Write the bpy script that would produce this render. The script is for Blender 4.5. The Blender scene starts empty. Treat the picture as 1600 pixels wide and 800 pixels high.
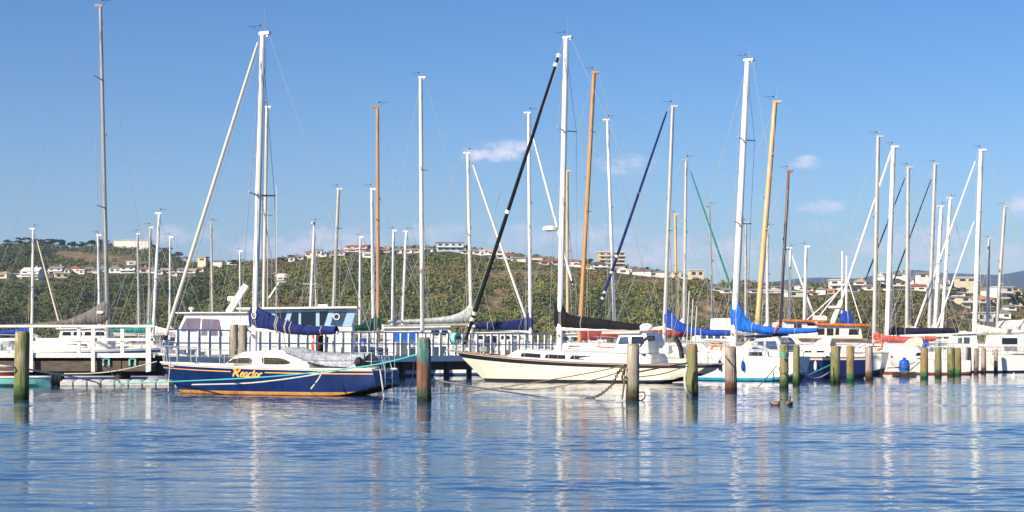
import bpy, math, random
import numpy as np
from mathutils import Vector, noise as mnoise
R = math.radians
random.seed(7)
scene = bpy.context.scene
COL = scene.collection

# ------------------------------------------------------------------ camera, sky, sun, exposure
F, HZ, CX, H = 2600.0, 547.0, 800.0, 1.7
cd = bpy.data.cameras.new('camera'); cam = bpy.data.objects.new('camera', cd); COL.objects.link(cam)
cd.sensor_width = 36; cd.lens = 36 * F / 1600; cd.shift_y = (HZ - 400) / 1600
cd.clip_start = 0.5; cd.clip_end = 20000
cam.location = (0, 0, H); cam.rotation_euler = (R(90), 0, 0)
scene.camera = cam

SUN_EL, SUN_AZ = 30.0, 225.0           # azimuth clockwise from +Y: behind the camera, to its left
SKY_STR, SUN_STR, EXPO = 0.084, 4.8, 0.75
w = bpy.data.worlds.new('World'); scene.world = w; w.use_nodes = True
nt = w.node_tree; N = nt.nodes; N.clear()
def nd(tree, typ, **kw):
    n = tree.nodes.new(typ)
    for k, v in kw.items(): setattr(n, k, v)
    return n
def mth(tree, op, a, b=None, c=None):
    n = tree.nodes.new('ShaderNodeMath'); n.operation = op
    for i, v in enumerate((a, b, c)):
        if v is None: continue
        if isinstance(v, (int, float)): n.inputs[i].default_value = v
        else: tree.links.new(v, n.inputs[i])
    return n.outputs[0]
sky = nd(nt, 'ShaderNodeTexSky', sky_type='NISHITA', sun_disc=False)
sky.sun_elevation = R(SUN_EL); sky.sun_rotation = R(SUN_AZ)
sky.air_density = 1.0; sky.dust_density = 0.35; sky.ozone_density = 4.0; sky.altitude = 0
tc = nd(nt, 'ShaderNodeTexCoord'); sp = nd(nt, 'ShaderNodeSeparateXYZ')
nt.links.new(tc.outputs['Generated'], sp.inputs[0])
yy = mth(nt, 'MAXIMUM', sp.outputs[1], 0.02)
u = mth(nt, 'DIVIDE', sp.outputs[0], yy); v = mth(nt, 'DIVIDE', sp.outputs[2], yy)
cmb = nd(nt, 'ShaderNodeCombineXYZ'); nt.links.new(u, cmb.inputs[0]); nt.links.new(mth(nt, 'MULTIPLY', v, 1.9), cmb.inputs[1])
nz = nd(nt, 'ShaderNodeTexNoise'); nz.inputs['Scale'].default_value = 55; nz.inputs['Detail'].default_value = 9
nz.inputs['Roughness'].default_value = 0.6
nt.links.new(cmb.outputs[0], nz.inputs['Vector'])
nzv = mth(nt, 'MULTIPLY', mth(nt, 'SUBTRACT', nz.outputs['Fac'], 0.5), 4.2)
CLOUDS = [(775, 240, 56, 20, .95), (800, 230, 36, 15, .9), (985, 258, 66, 18, .7), (1265, 254, 32, 13, .7), (1285, 322, 48, 14, .7),
          (1285, 355, 30, 12, .35), (1600, 322, 40, 26, .9), (1010, 390, 85, 30, .9), (1120, 395, 130, 32, .7), (460, 390, 130, 28, .85),
          (540, 372, 85, 22, .8), (280, 368, 80, 18, .65), (880, 372, 130, 28, .65), (1440, 385, 150, 36, .7), (1570, 405, 90, 26, .65), (680, 365, 90, 22, .5)]
mask = None
for (px, py, rx, ry, s) in CLOUDS:
    a = mth(nt, 'DIVIDE', mth(nt, 'SUBTRACT', u, (px - CX) / F), rx / F)
    b = mth(nt, 'DIVIDE', mth(nt, 'SUBTRACT', v, (HZ - py) / F), ry / F)
    d = mth(nt, 'ADD', mth(nt, 'MULTIPLY', a, a), mth(nt, 'MULTIPLY', b, b))
    m = mth(nt, 'ADD', mth(nt, 'SUBTRACT', 0.75, d), nzv)
    sm = nd(nt, 'ShaderNodeMapRange', interpolation_type='SMOOTHSTEP')
    nt.links.new(m, sm.inputs[0]); sm.inputs[1].default_value = -0.35; sm.inputs[2].default_value = 1.5; sm.inputs[4].default_value = s
    mask = sm.outputs[0] if mask is None else mth(nt, 'MAXIMUM', mask, sm.outputs[0])
front = mth(nt, 'GREATER_THAN', sp.outputs[1], 0.05)
mask = mth(nt, 'MULTIPLY', mask, front)
hs = nd(nt, 'ShaderNodeHueSaturation'); hs.inputs['Hue'].default_value = 0.508; hs.inputs['Saturation'].default_value = 1.22; hs.inputs['Value'].default_value = 0.60
gm = nd(nt, 'ShaderNodeGamma'); gm.inputs[1].default_value = 1.22
nt.links.new(sky.outputs[0], gm.inputs[0]); nt.links.new(gm.outputs[0], hs.inputs['Color'])
mx = nd(nt, 'ShaderNodeMix', data_type='RGBA')
nt.links.new(mask, mx.inputs['Factor']); nt.links.new(hs.outputs[0], mx.inputs[6]); mx.inputs[7].default_value = (8.0, 7.6, 8.4, 1)
bg = nd(nt, 'ShaderNodeBackground'); bg.inputs[1].default_value = SKY_STR
nt.links.new(mx.outputs[2], bg.inputs[0])
out = nd(nt, 'ShaderNodeOutputWorld'); nt.links.new(bg.outputs[0], out.inputs[0])

sl = bpy.data.lights.new('sun', 'SUN'); sl.energy = SUN_STR; sl.angle = R(0.5); sl.color = (1.0, 0.88, 0.70)
so = bpy.data.objects.new('sun', sl); COL.objects.link(so)
az, el = R(SUN_AZ), R(SUN_EL)
sdir = Vector((math.sin(az) * math.cos(el), math.cos(az) * math.cos(el), math.sin(el)))
so.rotation_euler = sdir.to_track_quat('Z', 'Y').to_euler(); so.location = (-60, -60, 80)
vs = scene.view_settings; vs.view_transform = 'Standard'; vs.look = 'None'; vs.exposure = EXPO; vs.gamma = 1

# ------------------------------------------------------------------ materials
def srgb(r, g, b):
    f = lambda c: (c / 255 / 12.92) if c / 255 <= .04045 else ((c / 255 + .055) / 1.055) ** 2.4
    return (f(r), f(g), f(b))
MATS = {}
def mat(name, col, rough=.5, metal=0.0, var=.10, scale=2.5, bump=0.0, bscale=25, spec=.5, stretch=(1, 1, 1), stain=0.0, coat=0.0):
    if name in MATS: return MATS[name]
    m = bpy.data.materials.new(name); m.use_nodes = True; t = m.node_tree
    p = t.nodes['Principled BSDF']
    p.inputs['Roughness'].default_value = rough; p.inputs['Metallic'].default_value = metal
    p.inputs['Specular IOR Level'].default_value = spec; p.inputs['Coat Weight'].default_value = coat
    g = nd(t, 'ShaderNodeNewGeometry'); mp = nd(t, 'ShaderNodeMapping'); mp.inputs['Scale'].default_value = stretch
    t.links.new(g.outputs['Position'], mp.inputs['Vector'])
    n1 = nd(t, 'ShaderNodeTexNoise'); n1.inputs['Scale'].default_value = scale; n1.inputs['Detail'].default_value = 6
    t.links.new(mp.outputs[0], n1.inputs['Vector'])
    mr = nd(t, 'ShaderNodeMapRange'); mr.inputs[1].default_value = .3; mr.inputs[2].default_value = .7
    mr.inputs[3].default_value = 1 - var; mr.inputs[4].default_value = 1 + var
    t.links.new(n1.outputs['Fac'], mr.inputs[0])
    fac = mr.outputs[0]
    if stain:
        n2 = nd(t, 'ShaderNodeTexNoise'); n2.inputs['Scale'].default_value = scale * 2.3; n2.inputs['Detail'].default_value = 8
        t.links.new(mp.outputs[0], n2.inputs['Vector'])
        m2 = nd(t, 'ShaderNodeMapRange'); m2.inputs[1].default_value = .56; m2.inputs[2].default_value = .72
        m2.inputs[3].default_value = 1; m2.inputs[4].default_value = 1 - stain
        t.links.new(n2.outputs['Fac'], m2.inputs[0]); fac = mth(t, 'MULTIPLY', fac, m2.outputs[0])
    vm = nd(t, 'ShaderNodeVectorMath', operation='SCALE'); vm.inputs[0].default_value = col[:3]
    t.links.new(fac, vm.inputs['Scale']); t.links.new(vm.outputs[0], p.inputs['Base Color'])
    if bump:
        n3 = nd(t, 'ShaderNodeTexNoise'); n3.inputs['Scale'].default_value = bscale; n3.inputs['Detail'].default_value = 4
        t.links.new(mp.outputs[0], n3.inputs['Vector'])
        bp = nd(t, 'ShaderNodeBump'); bp.inputs['Strength'].default_value = 1; bp.inputs['Distance'].default_value = bump
        t.links.new(n3.outputs['Fac'], bp.inputs['Height']); t.links.new(bp.outputs[0], p.inputs['Normal'])
    MATS[name] = m
    return m
WHITE = mat('white_gelcoat', (.77, .75, .70), .3, var=.07, stain=.20, stretch=(1, 1, .3))
CREAM = mat('cream_gelcoat', (.78, .72, .57), .3, var=.07, stain=.16, scale=1.4, stretch=(1, 1, .35))
IVORY = mat('ivory_gelcoat', (.74, .69, .58), .32, var=.06, stain=.12)
DECKW = mat('deck_white', (.72, .70, .66), .6, var=.08, stain=.15)
NAVY = mat('navy_gelcoat', (.007, .021, .110), .2, var=.35, scale=1.6, spec=.5, stretch=(1, 1, .35), stain=.35)
NAVY2 = mat('navy_paint', (.012, .02, .10), .35, var=.2)
BLACKP = mat('black_rubber', (.010, .011, .016), .45, var=.3)
GREYH = mat('grey_hull', (.22, .23, .25), .4, var=.12)
GOLD = mat('gold_boot', (.46, .225, .05), .55, var=.3, stain=.45)
BROWNB = mat('brown_antifoul', (.085, .05, .025), .7, var=.4, stain=.4)
REDB = mat('red_antifoul', (.35, .07, .04), .6, var=.2, stain=.3)
BLUEB = mat('blue_antifoul', (.02, .09, .30), .6, var=.2, stain=.3)
CYANB = mat('cyan_boot', (.02, .28, .45), .5, var=.2)
DARKB = mat('dark_antifoul', (.02, .022, .025), .6, var=.3)
SPAR_W = mat('white_spar', (.82, .80, .77), .3, var=.05)
SPAR_G = mat('grey_alloy', (.36, .34, .32), .35, metal=.35, var=.08)
SPAR_S = mat('silver_alloy', (.55, .53, .50), .32, metal=.3, var=.08)
SPAR_C = mat('cream_spar', (.68, .62, .50), .35, var=.07)
SPAR_O = mat('orange_varnish', (.47, .235, .085), .3, var=.18, stretch=(6, 6, .4), coat=.3)
SPAR_Y = mat('yellow_varnish', (.60, .42, .19), .3, var=.2, stretch=(6, 6, .4), coat=.3)
SPAR_B = mat('brown_varnish', (.23, .085, .04), .3, var=.25, stretch=(4, 4, .5), coat=.3)
WIRE = mat('stainless_wire', (.42, .42, .44), .4, metal=.3)
WIRE_Y = mat('pale_halyard', (.42, .38, .24), .7)
WIRE_B = mat('blue_halyard', (.06, .18, .42), .7)
STEEL = mat('stainless_steel', (.62, .62, .63), .22, metal=.85, var=.05)
GLASS = mat('dark_glass', (.012, .013, .016), .06, var=.2, spec=.7)
GLASSB = mat('blue_glass', (.04, .07, .12), .08, var=.2, spec=.7)
CURTAIN = mat('purple_curtain', (.16, .13, .18), .25, var=.45, scale=5, stretch=(6, 1, .2))
def fabric(n, c, var=.28): return mat(n, c, .85, var=var, scale=2.2, bump=.10, bscale=3.2, spec=.2, stretch=(1.6, 1.6, .8))
F_NAVY = fabric('navy_canvas', (.012, .022, .11)); F_BLUE = fabric('bright_blue_canvas', (.012, .12, .55)); F_BLACK = fabric('black_canvas', (.008, .008, .010))
F_ROYAL = fabric('royal_blue_canvas', (.018, .06, .36)); F_GREY = fabric('grey_canvas', (.14, .13, .125)); F_PALE = fabric('pale_grey_canvas', (.42, .46, .47))
F_GREEN = fabric('dark_green_canvas', (.008, .055, .045)); F_MAROON = fabric('maroon_canvas', (.26, .045, .045)); F_RED = fabric('faded_red_canvas', (.48, .10, .08))
F_WHITE = fabric('white_canvas', (.75, .72, .68)); F_TEAL = fabric('teal_canvas', (.02, .22, .20)); F_SILV = fabric('silver_tarpaulin', (.40, .42, .47))
F_DARK = fabric('midnight_canvas', (.012, .014, .035)); F_ORANGE = fabric('orange_roof', (.60, .17, .04)); F_CREAM = fabric('cream_canvas', (.62, .56, .44))
LBLUE = mat('light_blue_paint', (.36, .52, .68), .45, stain=.15); AQUA = mat('aqua_paint', (.22, .56, .50), .5, stain=.25)
REDP = mat('red_paint', (.60, .07, .04), .45); ORANGEP = mat('orange_plastic', (.65, .18, .05), .5); TEAKW = mat('teak', (.30, .17, .08), .6, var=.25, stretch=(2, 2, 8))
RAILW = mat('white_rail_paint', (.74, .71, .66), .6, var=.1, stain=.35, scale=3)
RAILG = mat('pale_blue_rail', (.64, .67, .74), .6, var=.1, stain=.2)
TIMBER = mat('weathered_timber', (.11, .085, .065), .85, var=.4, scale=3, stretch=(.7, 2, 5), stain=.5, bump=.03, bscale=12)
TIMBERD = mat('dark_timber', (.035, .028, .022), .8, var=.4, scale=3, stain=.5)  # near-black timber; on the left jetty's back it stands in for shade
FLOATM = mat('pontoon_plastic', (.50, .49, .47), .6, var=.12, stain=.45, scale=2)
RUST = mat('rusty_iron', (.10, .045, .025), .8, var=.5, scale=14)
def rope_m(n, c): return mat(n, c, .9, var=.2, scale=20)
ROPE_T = rope_m('teal_rope', (.06, .44, .38)); ROPE_W = rope_m('pale_rope', (.55, .52, .45)); ROPE_B = rope_m('muddy_rope', (.16, .11, .07)); ROPE_R = rope_m('red_rope', (.42, .12, .06))
ROPE_G = rope_m('green_rope', (.10, .36, .24))
BLUED = mat('blue_drum_plastic', (.015, .10, .50), .4, var=.15)
YELP = mat('gold_letter', (.80, .42, .10), .45, var=.05); PALEL = mat('pale_letter', (.7, .68, .6), .5)

# ------------------------------------------------------------------ mesh helpers
ORI = {}
def at(px, py, Y): return Vector(((px - CX) / F * Y, Y, H + (HZ - py) / F * Y))
def proj(p): return (CX + F * p[0] / p[1], HZ - (p[2] - H) * F / p[1])
class MB:
    def __init__(s): s.v = []; s.f = []; s.m = []
    def add(s, vs, fs, mi=0):
        o = len(s.v); s.v += [tuple(p) for p in vs]
        for f in fs: s.f.append([i + o for i in f]); s.m.append(mi)
    def loft(s, rings, closed=True, caps=True, mi=0):
        n = len(rings[0]); vs = [p for r in rings for p in r]; fs = []
        for i in range(len(rings) - 1):
            for j in range(n if closed else n - 1):
                a = i * n + j; b = i * n + (j + 1) % n
                fs.append((a, b, b + n, a + n))
        if caps: fs.append(tuple(range(n - 1, -1, -1))); fs.append(tuple(range((len(rings) - 1) * n, len(rings) * n)))
        s.add(vs, fs, mi)
    def tube(s, pts, rad, n=6, mi=0, flat=None):
        pts = [Vector(p) for p in pts]
        if not hasattr(rad, '__len__'): rad = [rad] * len(pts)
        rings = []; up = None
        for i, p in enumerate(pts):
            t = (pts[min(i + 1, len(pts) - 1)] - pts[max(i - 1, 0)])
            if t.length < 1e-9: t = Vector((0, 0, 1))
            t.normalize()
            if up is None: up = Vector((1, 0, 0)) if abs(t.x) < .8 else Vector((0, 1, 0))
            a = (up - t * up.dot(t)).normalized(); up = a; b = t.cross(a)
            rings.append([p + (a * math.cos(k * 2 * math.pi / n) + b * math.sin(k * 2 * math.pi / n)) * rad[i] for k in range(n)])
        s.loft(rings, mi=mi)
    def box(s, c, size, rz=0, mi=0, bev=0.0):
        c = Vector(c); hx, hy, hz = [q / 2 for q in size]; cs, sn = math.cos(rz), math.sin(rz)
        def T(x, y, z): return c + Vector((x * cs - y * sn, x * sn + y * cs, z))
        if bev <= 0:
            vs = [T(x, y, z) for z in (-hz, hz) for x, y in ((-hx, -hy), (hx, -hy), (hx, hy), (-hx, hy))]
            s.add(vs, [(3, 2, 1, 0), (4, 5, 6, 7), (0, 1, 5, 4), (1, 2, 6, 5), (2, 3, 7, 6), (3, 0, 4, 7)], mi)
        else:
            rings = []
            for z, k in ((-hz, bev), (-hz + bev, 0), (hz - bev, 0), (hz, bev)):
                X, Y_ = hx - k, hy - k; q = bev * .6
                rings.append([T(x, y, z) for x, y in ((-X + q, -Y_), (X - q, -Y_), (X, -Y_ + q), (X, Y_ - q), (X - q, Y_), (-X + q, Y_), (-X, Y_ - q), (-X, -Y_ + q))])
            s.loft(rings, mi=mi)
    def beam(s, a, b, wid, hgt, mi=0):
        a = Vector(a); b = Vector(b); t = (b - a).normalized(); sd = Vector((-t.y, t.x, 0)).normalized() if abs(t.z) < .99 else Vector((1, 0, 0))
        upv = sd.cross(t) * -1
        r = [[p + sd * (x * wid / 2) + upv * (z * hgt / 2) for x, z in ((-1, -1), (1, -1), (1, 1), (-1, 1))] for p in (a, b)]
        s.loft(r, mi=mi)
    def prism(s, near, far, mi=0):
        n = len(near); s.add(list(near) + list(far), [tuple(range(n)), tuple(range(2 * n - 1, n - 1, -1))] + [(i, i + n, (i + 1) % n + n, (i + 1) % n) for i in range(n)], mi)
    def sphere(s, c, r, n=10, m=7, mi=0):
        c = Vector(c); rr = (r, r, r) if not hasattr(r, '__len__') else r
        s.loft([[c + Vector((rr[0] * math.sin(t) * math.cos(p), rr[1] * math.sin(t) * math.sin(p), rr[2] * math.cos(t))) for p in [k * 2 * math.pi / n for k in range(n)]]
                for t in [max(.02, min(math.pi - .02, math.pi * i / m)) for i in range(m + 1)]], mi=mi)
    def build(s, name, mats, parent=None, smooth=False, loc=None):
        if not isinstance(mats, (list, tuple)): mats = [mats]
        o0 = Vector((0, 0, 0))
        if parent is not None: o0 = ORI[parent.name]
        elif loc is not None: o0 = Vector(loc)
        me = bpy.data.meshes.new(name)
        me.from_pydata([(p[0] - o0[0], p[1] - o0[1], p[2] - o0[2]) for p in s.v], [], s.f)
        for m in mats: me.materials.append(m)
        me.polygons.foreach_set('material_index', s.m)
        if smooth: me.polygons.foreach_set('use_smooth', [True] * len(s.f))
        me.validate(); me.update()
        import bmesh
        bm = bmesh.new(); bm.from_mesh(me); bmesh.ops.recalc_face_normals(bm, faces=bm.faces); bm.to_mesh(me); bm.free()
        if smooth: me.set_sharp_from_angle(angle=R(38))
        o = bpy.data.objects.new(name, me); COL.objects.link(o)
        if parent is not None: o.parent = parent
        else: o.location = o0
        ORI[o.name] = o0.copy()
        return o
def tag(o, label=None, cat=None, group=None, kind=None):
    if label: o['label'] = label
    if cat: o['category'] = cat
    if group: o['group'] = group
    if kind: o['kind'] = kind
    return o
def empty(name, loc, label, cat, group=None):
    o = bpy.data.objects.new(name, None); COL.objects.link(o); o.location = loc; o.empty_display_size = .5
    ORI[o.name] = Vector(loc); return tag(o, label, cat, group)
def catmull(pts, k=6):
    P = [Vector(p) for p in pts]; P = [P[0] * 2 - P[1]] + P + [P[-1] * 2 - P[-2]]; o = []
    for i in range(1, len(P) - 2):
        for j in range(k):
            t = j / k
            o.append(.5 * ((2 * P[i]) + (P[i + 1] - P[i - 1]) * t + (2 * P[i - 1] - 5 * P[i] + 4 * P[i + 1] - P[i + 2]) * t * t + (3 * P[i] - P[i - 1] - 3 * P[i + 1] + P[i + 2]) * t ** 3))
    o.append(P[-2]); return o
def lerp(a, b, t): return a + (b - a) * t
def interp(x, xs, ys):
    return float(np.interp(x, xs, ys))

# ------------------------------------------------------------------ terrain
KN = [  # px, then (distance, screen row) of bluff shoulder, house terrace, crest
 (-900, 620, 442, 690, 432, 960, 388), (-300, 620, 442, 690, 432, 960, 384), (0, 620, 442, 690, 431, 960, 385), (60, 620, 444, 690, 430, 960, 383), (120, 620, 444, 690, 427, 960, 389),
 (180, 620, 444, 690, 426, 960, 384), (240, 620, 442, 690, 427, 950, 388), (270, 620, 440, 690, 427, 930, 401), (310, 620, 440, 690, 425, 860, 415),
 (345, 610, 440, 680, 420, 780, 414), (430, 600, 440, 690, 413, 760, 411), (520, 600, 432, 690, 400, 760, 398), (600, 600, 430, 700, 395, 770, 394),
 (700, 600, 430, 700, 394, 770, 394), (800, 600, 434, 700, 406, 770, 405), (900, 590, 442, 690, 416, 760, 416), (1000, 580, 447, 670, 428, 750, 428),
 (1080, 570, 458, 650, 437, 720, 438), (1130, 560, 472, 620, 450, 700, 451), (1200, 560, 480, 610, 454, 690, 455), (1300, 550, 482, 600, 454, 690, 454),
 (1400, 550, 482, 600, 451, 690, 449), (1480, 550, 482, 610, 452, 690, 450), (1530, 540, 502, 620, 474, 720, 452), (1600, 540, 505, 620, 478, 720, 458), (2600, 540, 505, 620, 478, 720, 458)]
KX = [k[0] for k in KN]
def zt(px, Y):
    Y1, y1, Y2, y2, Y3, y3 = [interp(px, KX, [k[i] for k in KN]) for i in range(1, 7)]
    Yf = 495 + 8 * math.sin(px * .013) + 5 * math.sin(px * .041)
    z1, z2, z3 = H + (HZ - y1) / F * Y1, H + (HZ - y2) / F * Y2, H + (HZ - y3) / F * Y3
    if Y <= Yf: return -1.5
    if Y < Y1: z = z1 * ((Y - Yf) / (Y1 - Yf)) ** .85 + .3
    elif Y < Y2: z = lerp(z1, z2, (Y - Y1) / (Y2 - Y1))
    elif Y < Y3: z = lerp(z2, z3, (Y - Y2) / (Y3 - Y2))
    else: z = z3 - (Y - Y3) * .12
    X = (px - CX) / F * Y
    amp = min(1, z / 14) * (.45 if Y1 + 40 < Y else 1)
    z += amp * (2.6 * mnoise.noise((X / 34, Y / 40, 1.3)) + 1.1 * mnoise.noise((X / 12, Y / 14, 4.1)))
    return max(z, -1.5)
def hit(px, py, y0=500):
    Y = y0
    while Y < 1000:
        if HZ - (zt(px, Y) - H) * F / Y <= py: return Y
        Y += 4
    return None
CLAY = [(105, 398, 30, 6, .9), (150, 404, 60, 6, .8), (205, 412, 35, 5, .9), (290, 431, 26, 4, .9), (655, 420, 36, 5, .8), (690, 428, 110, 5, .45), (805, 428, 55, 7, .85), (775, 470, 20, 20, .8), (690, 462, 18, 4, .7), (1000, 441, 50, 5, .85),
        (1125, 440, 30, 10, .8), (1108, 486, 26, 18, .9), (545, 474, 14, 8, .6), (470, 455, 20, 4, .5), (1075, 495, 20, 8, .6), (1240, 470, 40, 5, .5), (480, 418, 16, 4, .6), (880, 432, 30, 4, .6), (1500, 485, 60, 5, .5), (380, 448, 40, 5, .4), (610, 455, 30, 4, .4)]
def clay(px, py):
    c = 0
    for (a, b, rx, ry, s) in CLAY:
        d = ((px - a) / rx) ** 2 + ((py - b) / ry) ** 2
        if d < 1.6: c = max(c, s * min(1, 1.6 - d))
    return c
pxs = np.concatenate([np.arange(-880, -60, 20), np.arange(-60, 1660, 5), np.arange(1660, 2500, 20)])
Ys = np.concatenate([np.arange(470, 800, 6), np.arange(800, 1300, 18)])
vs_, cl_ = [], []
for Y in Ys:
    for px in pxs:
        z = zt(px, Y); vs_.append(((px - CX) / F * Y, Y, z))
        py = HZ - (z - H) * F / Y
        cl_.append(clay(px, py) + .25 * max(0, mnoise.noise((px / 30, py / 9, 0))))
nx = len(pxs); fs_ = [(i * nx + j, i * nx + j + 1, (i + 1) * nx + j + 1, (i + 1) * nx + j) for i in range(len(Ys) - 1) for j in range(nx - 1)]
tb = MB(); tb.v = vs_; tb.f = fs_; tb.m = [0] * len(fs_)
tm = bpy.data.materials.new('hillside_soil'); tm.use_nodes = True; t = tm.node_tree; p = t.nodes['Principled BSDF']; p.inputs['Roughness'].default_value = .95; p.inputs['Specular IOR Level'].default_value = .1
g = nd(t, 'ShaderNodeNewGeometry'); n1 = nd(t, 'ShaderNodeTexNoise'); n1.inputs['Scale'].default_value = .06; n1.inputs['Detail'].default_value = 9; n1.inputs['Roughness'].default_value = .7
t.links.new(g.outputs['Position'], n1.inputs['Vector'])
cr = nd(t, 'ShaderNodeValToRGB'); e = cr.color_ramp.elements
e[0].position = .3; e[0].color = (.045, .06, .02, 1); e[1].position = .72; e[1].color = (.17, .16, .06, 1)
x = e.new(.5); x.color = (.085, .10, .034, 1); x = e.new(.6); x.color = (.14, .11, .055, 1)
t.links.new(n1.outputs['Fac'], cr.inputs[0])
at_ = nd(t, 'ShaderNodeAttribute', attribute_name='clay')
n2 = nd(t, 'ShaderNodeTexNoise'); n2.inputs['Scale'].default_value = .25; n2.inputs['Detail'].default_value = 8; t.links.new(g.outputs['Position'], n2.inputs['Vector'])
c2 = nd(t, 'ShaderNodeValToRGB'); e = c2.color_ramp.elements; e[0].position = .35; e[0].color = (.13, .10, .045, 1); e[1].position = .65; e[1].color = (.36, .25, .14, 1)
t.links.new(n2.outputs['Fac'], c2.inputs[0])
cf = mth(t, 'MULTIPLY', at_.outputs['Fac'], mth(t, 'ADD', n2.outputs['Fac'], .45))
mxx = nd(t, 'ShaderNodeMix', data_type='RGBA'); t.links.new(cf, mxx.inputs['Factor']); t.links.new(cr.outputs[0], mxx.inputs[6]); t.links.new(c2.outputs[0], mxx.inputs[7])
t.links.new(mxx.outputs[2], p.inputs['Base Color'])
bp = nd(t, 'ShaderNodeBump'); bp.inputs['Distance'].default_value = 2.0; t.links.new(n2.outputs['Fac'], bp.inputs['Height']); t.links.new(bp.outputs[0], p.inputs['Normal'])
ter = tb.build('hills', tm, smooth=True); tag(ter, kind='structure')
ca = ter.data.attributes.new('clay', 'FLOAT', 'POINT'); ca.data.foreach_set('value', np.array(cl_, dtype=np.float32))

# far mountains across the bay
mm = mat('far_bush', (.035, .05, .035), .95, var=.35, scale=.004, spec=.05)
SKL = [(-1500, 440), (-200, 446), (900, 452), (1150, 446), (1200, 437), (1245, 432), (1280, 431), (1330, 433), (1380, 426), (1420, 418), (1440, 419), (1480, 424), (1530, 426), (1565, 426), (1600, 419), (1700, 408), (1900, 395), (3000, 400)]
mb = MB(); rows = []
for q in range(14):
    tt = q / 13; row = []
    for px in range(-1500, 3001, 20):
        top = interp(px, [a for a, b in SKL], [b for a, b in SKL])
        Y = lerp(3900, 5400, tt); zc = H + (HZ - top) / F * 5000
        z = zc * math.sin(min(1, tt * 1.15) * math.pi / 2) ** .9 if tt < .88 else zc * (1 - (tt - .88) * 2)
        z += (18 * mnoise.noise((px / 90, tt * 5, 2)) + 9 * mnoise.noise((px / 30, tt * 9, 7))) * min(1, tt * 3) * (.25 if tt > .65 else 1)
        row.append(((px - CX) / F * Y, Y, max(z, -2) if q else -2))
    rows.append(row)
n = len(rows[0]); mb.v = [p for r_ in rows for p in r_]; mb.f = [(i * n + j, i * n + j + 1, (i + 1) * n + j + 1, (i + 1) * n + j) for i in range(13) for j in range(n - 1)]; mb.m = [0] * len(mb.f)
tag(mb.build('mountains', mm, smooth=True), kind='structure')

# ------------------------------------------------------------------ water
WAVE_SLOPE, WAVE_LO, WAVE_HI = .05, .4, 1.75
wm = bpy.data.materials.new('harbour_water'); wm.use_nodes = True; t = wm.node_tree; p = t.nodes['Principled BSDF']
p.inputs['Base Color'].default_value = (.032, .085, .18, 1); p.inputs['Roughness'].default_value = .05; p.inputs['IOR'].default_value = 1.33
g = nd(t, 'ShaderNodeNewGeometry')
def wn(scale, stretch, detail=3, rot=0, dist=0):
    mp = nd(t, 'ShaderNodeMapping'); mp.inputs['Scale'].default_value = stretch; mp.inputs['Rotation'].default_value = (0, 0, rot)
    t.links.new(g.outputs['Position'], mp.inputs['Vector'])
    n_ = nd(t, 'ShaderNodeTexNoise'); n_.inputs['Scale'].default_value = scale; n_.inputs['Detail'].default_value = detail; n_.inputs['Distortion'].default_value = dist
    t.links.new(mp.outputs[0], n_.inputs['Vector']); return n_.outputs['Fac']
W2 = wn(5.0, (.7, 1.5, 1), 3, -.2)
bp = nd(t, 'ShaderNodeBump'); bp.inputs['Strength'].default_value = 1; bp.inputs['Distance'].default_value = .006
t.links.new(W2, bp.inputs['Height']); t.links.new(bp.outputs[0], p.inputs['Normal'])
WR = np.concatenate([np.arange(13, 40, .075), np.arange(40, 84, .16), np.arange(84, 150.1, .33)])
WU = (np.arange(-260, 1861, 3.2) - CX) / F
GY, GU = np.meshgrid(WR, WU, indexing='ij'); GX = GU * GY
wr = np.random.default_rng(3); GZ = np.zeros_like(GX)
def vnoise(X, Y, sc, sy, seed):        # smooth value noise for gusts and calm lanes
    g_ = np.random.default_rng(seed).random((80, 80)); a = X / sc + 40.3; b_ = Y / sy + 3.7
    i, k = np.floor(a).astype(int) % 79, np.floor(b_).astype(int) % 79; fx, fy = a - np.floor(a), b_ - np.floor(b_); fx = fx * fx * (3 - 2 * fx); fy = fy * fy * (3 - 2 * fy)
    return (g_[i, k] * (1 - fx) + g_[i + 1, k] * fx) * (1 - fy) + (g_[i, k + 1] * (1 - fx) + g_[i + 1, k + 1] * fx) * fy
gust = .55 * vnoise(GX, GY, 13, 5.5, 1) + .45 * vnoise(GX + .3 * GY, GY, 4.5, 2.2, 2)
AMPG = WAVE_LO + (WAVE_HI - WAVE_LO) * np.clip((gust - .3) / .42, 0, 1)
NW = 84
for q in range(NW):
    lam = .18 * (12 ** (wr.random() ** 1.2)); th = wr.normal() * .29; k_ = 2 * math.pi / lam
    sl_ = WAVE_SLOPE * math.sqrt(2 / NW) * (1.0 if lam < .9 else .55)
    GZ += sl_ / k_ * np.sin(k_ * (GX * math.sin(th) + GY * math.cos(th)) + wr.random() * 6.28 + .8 * np.sin(GX / (lam * 5) + wr.random() * 6) )
GZ *= AMPG
edge = np.clip((GY - 13) / 1.0, 0, 1) * np.clip((150 - GY) / 12, 0, 1) * np.clip((GU - WU[0]) * 60, 0, 1) * np.clip((WU[-1] - GU) * 60, 0, 1)
GZ *= edge
nr, nc = GX.shape; V = np.stack([GX, GY, GZ], -1).reshape(-1, 3); idx = np.arange(nr * nc).reshape(nr, nc)
Q = np.stack([idx[:-1, :-1], idx[:-1, 1:], idx[1:, 1:], idx[1:, :-1]], -1).reshape(-1, 4)
uL, uR, y0, y1 = WU[0], WU[-1], 13.0, float(WR[-1])
ext = np.array([(uL * y0, y0, 0), (uR * y0, y0, 0), (uR * y1, y1, 0), (uL * y1, y1, 0), (-6000, -40, 0), (6000, -40, 0), (6000, 7000, 0), (-6000, 7000, 0)], float)
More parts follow.
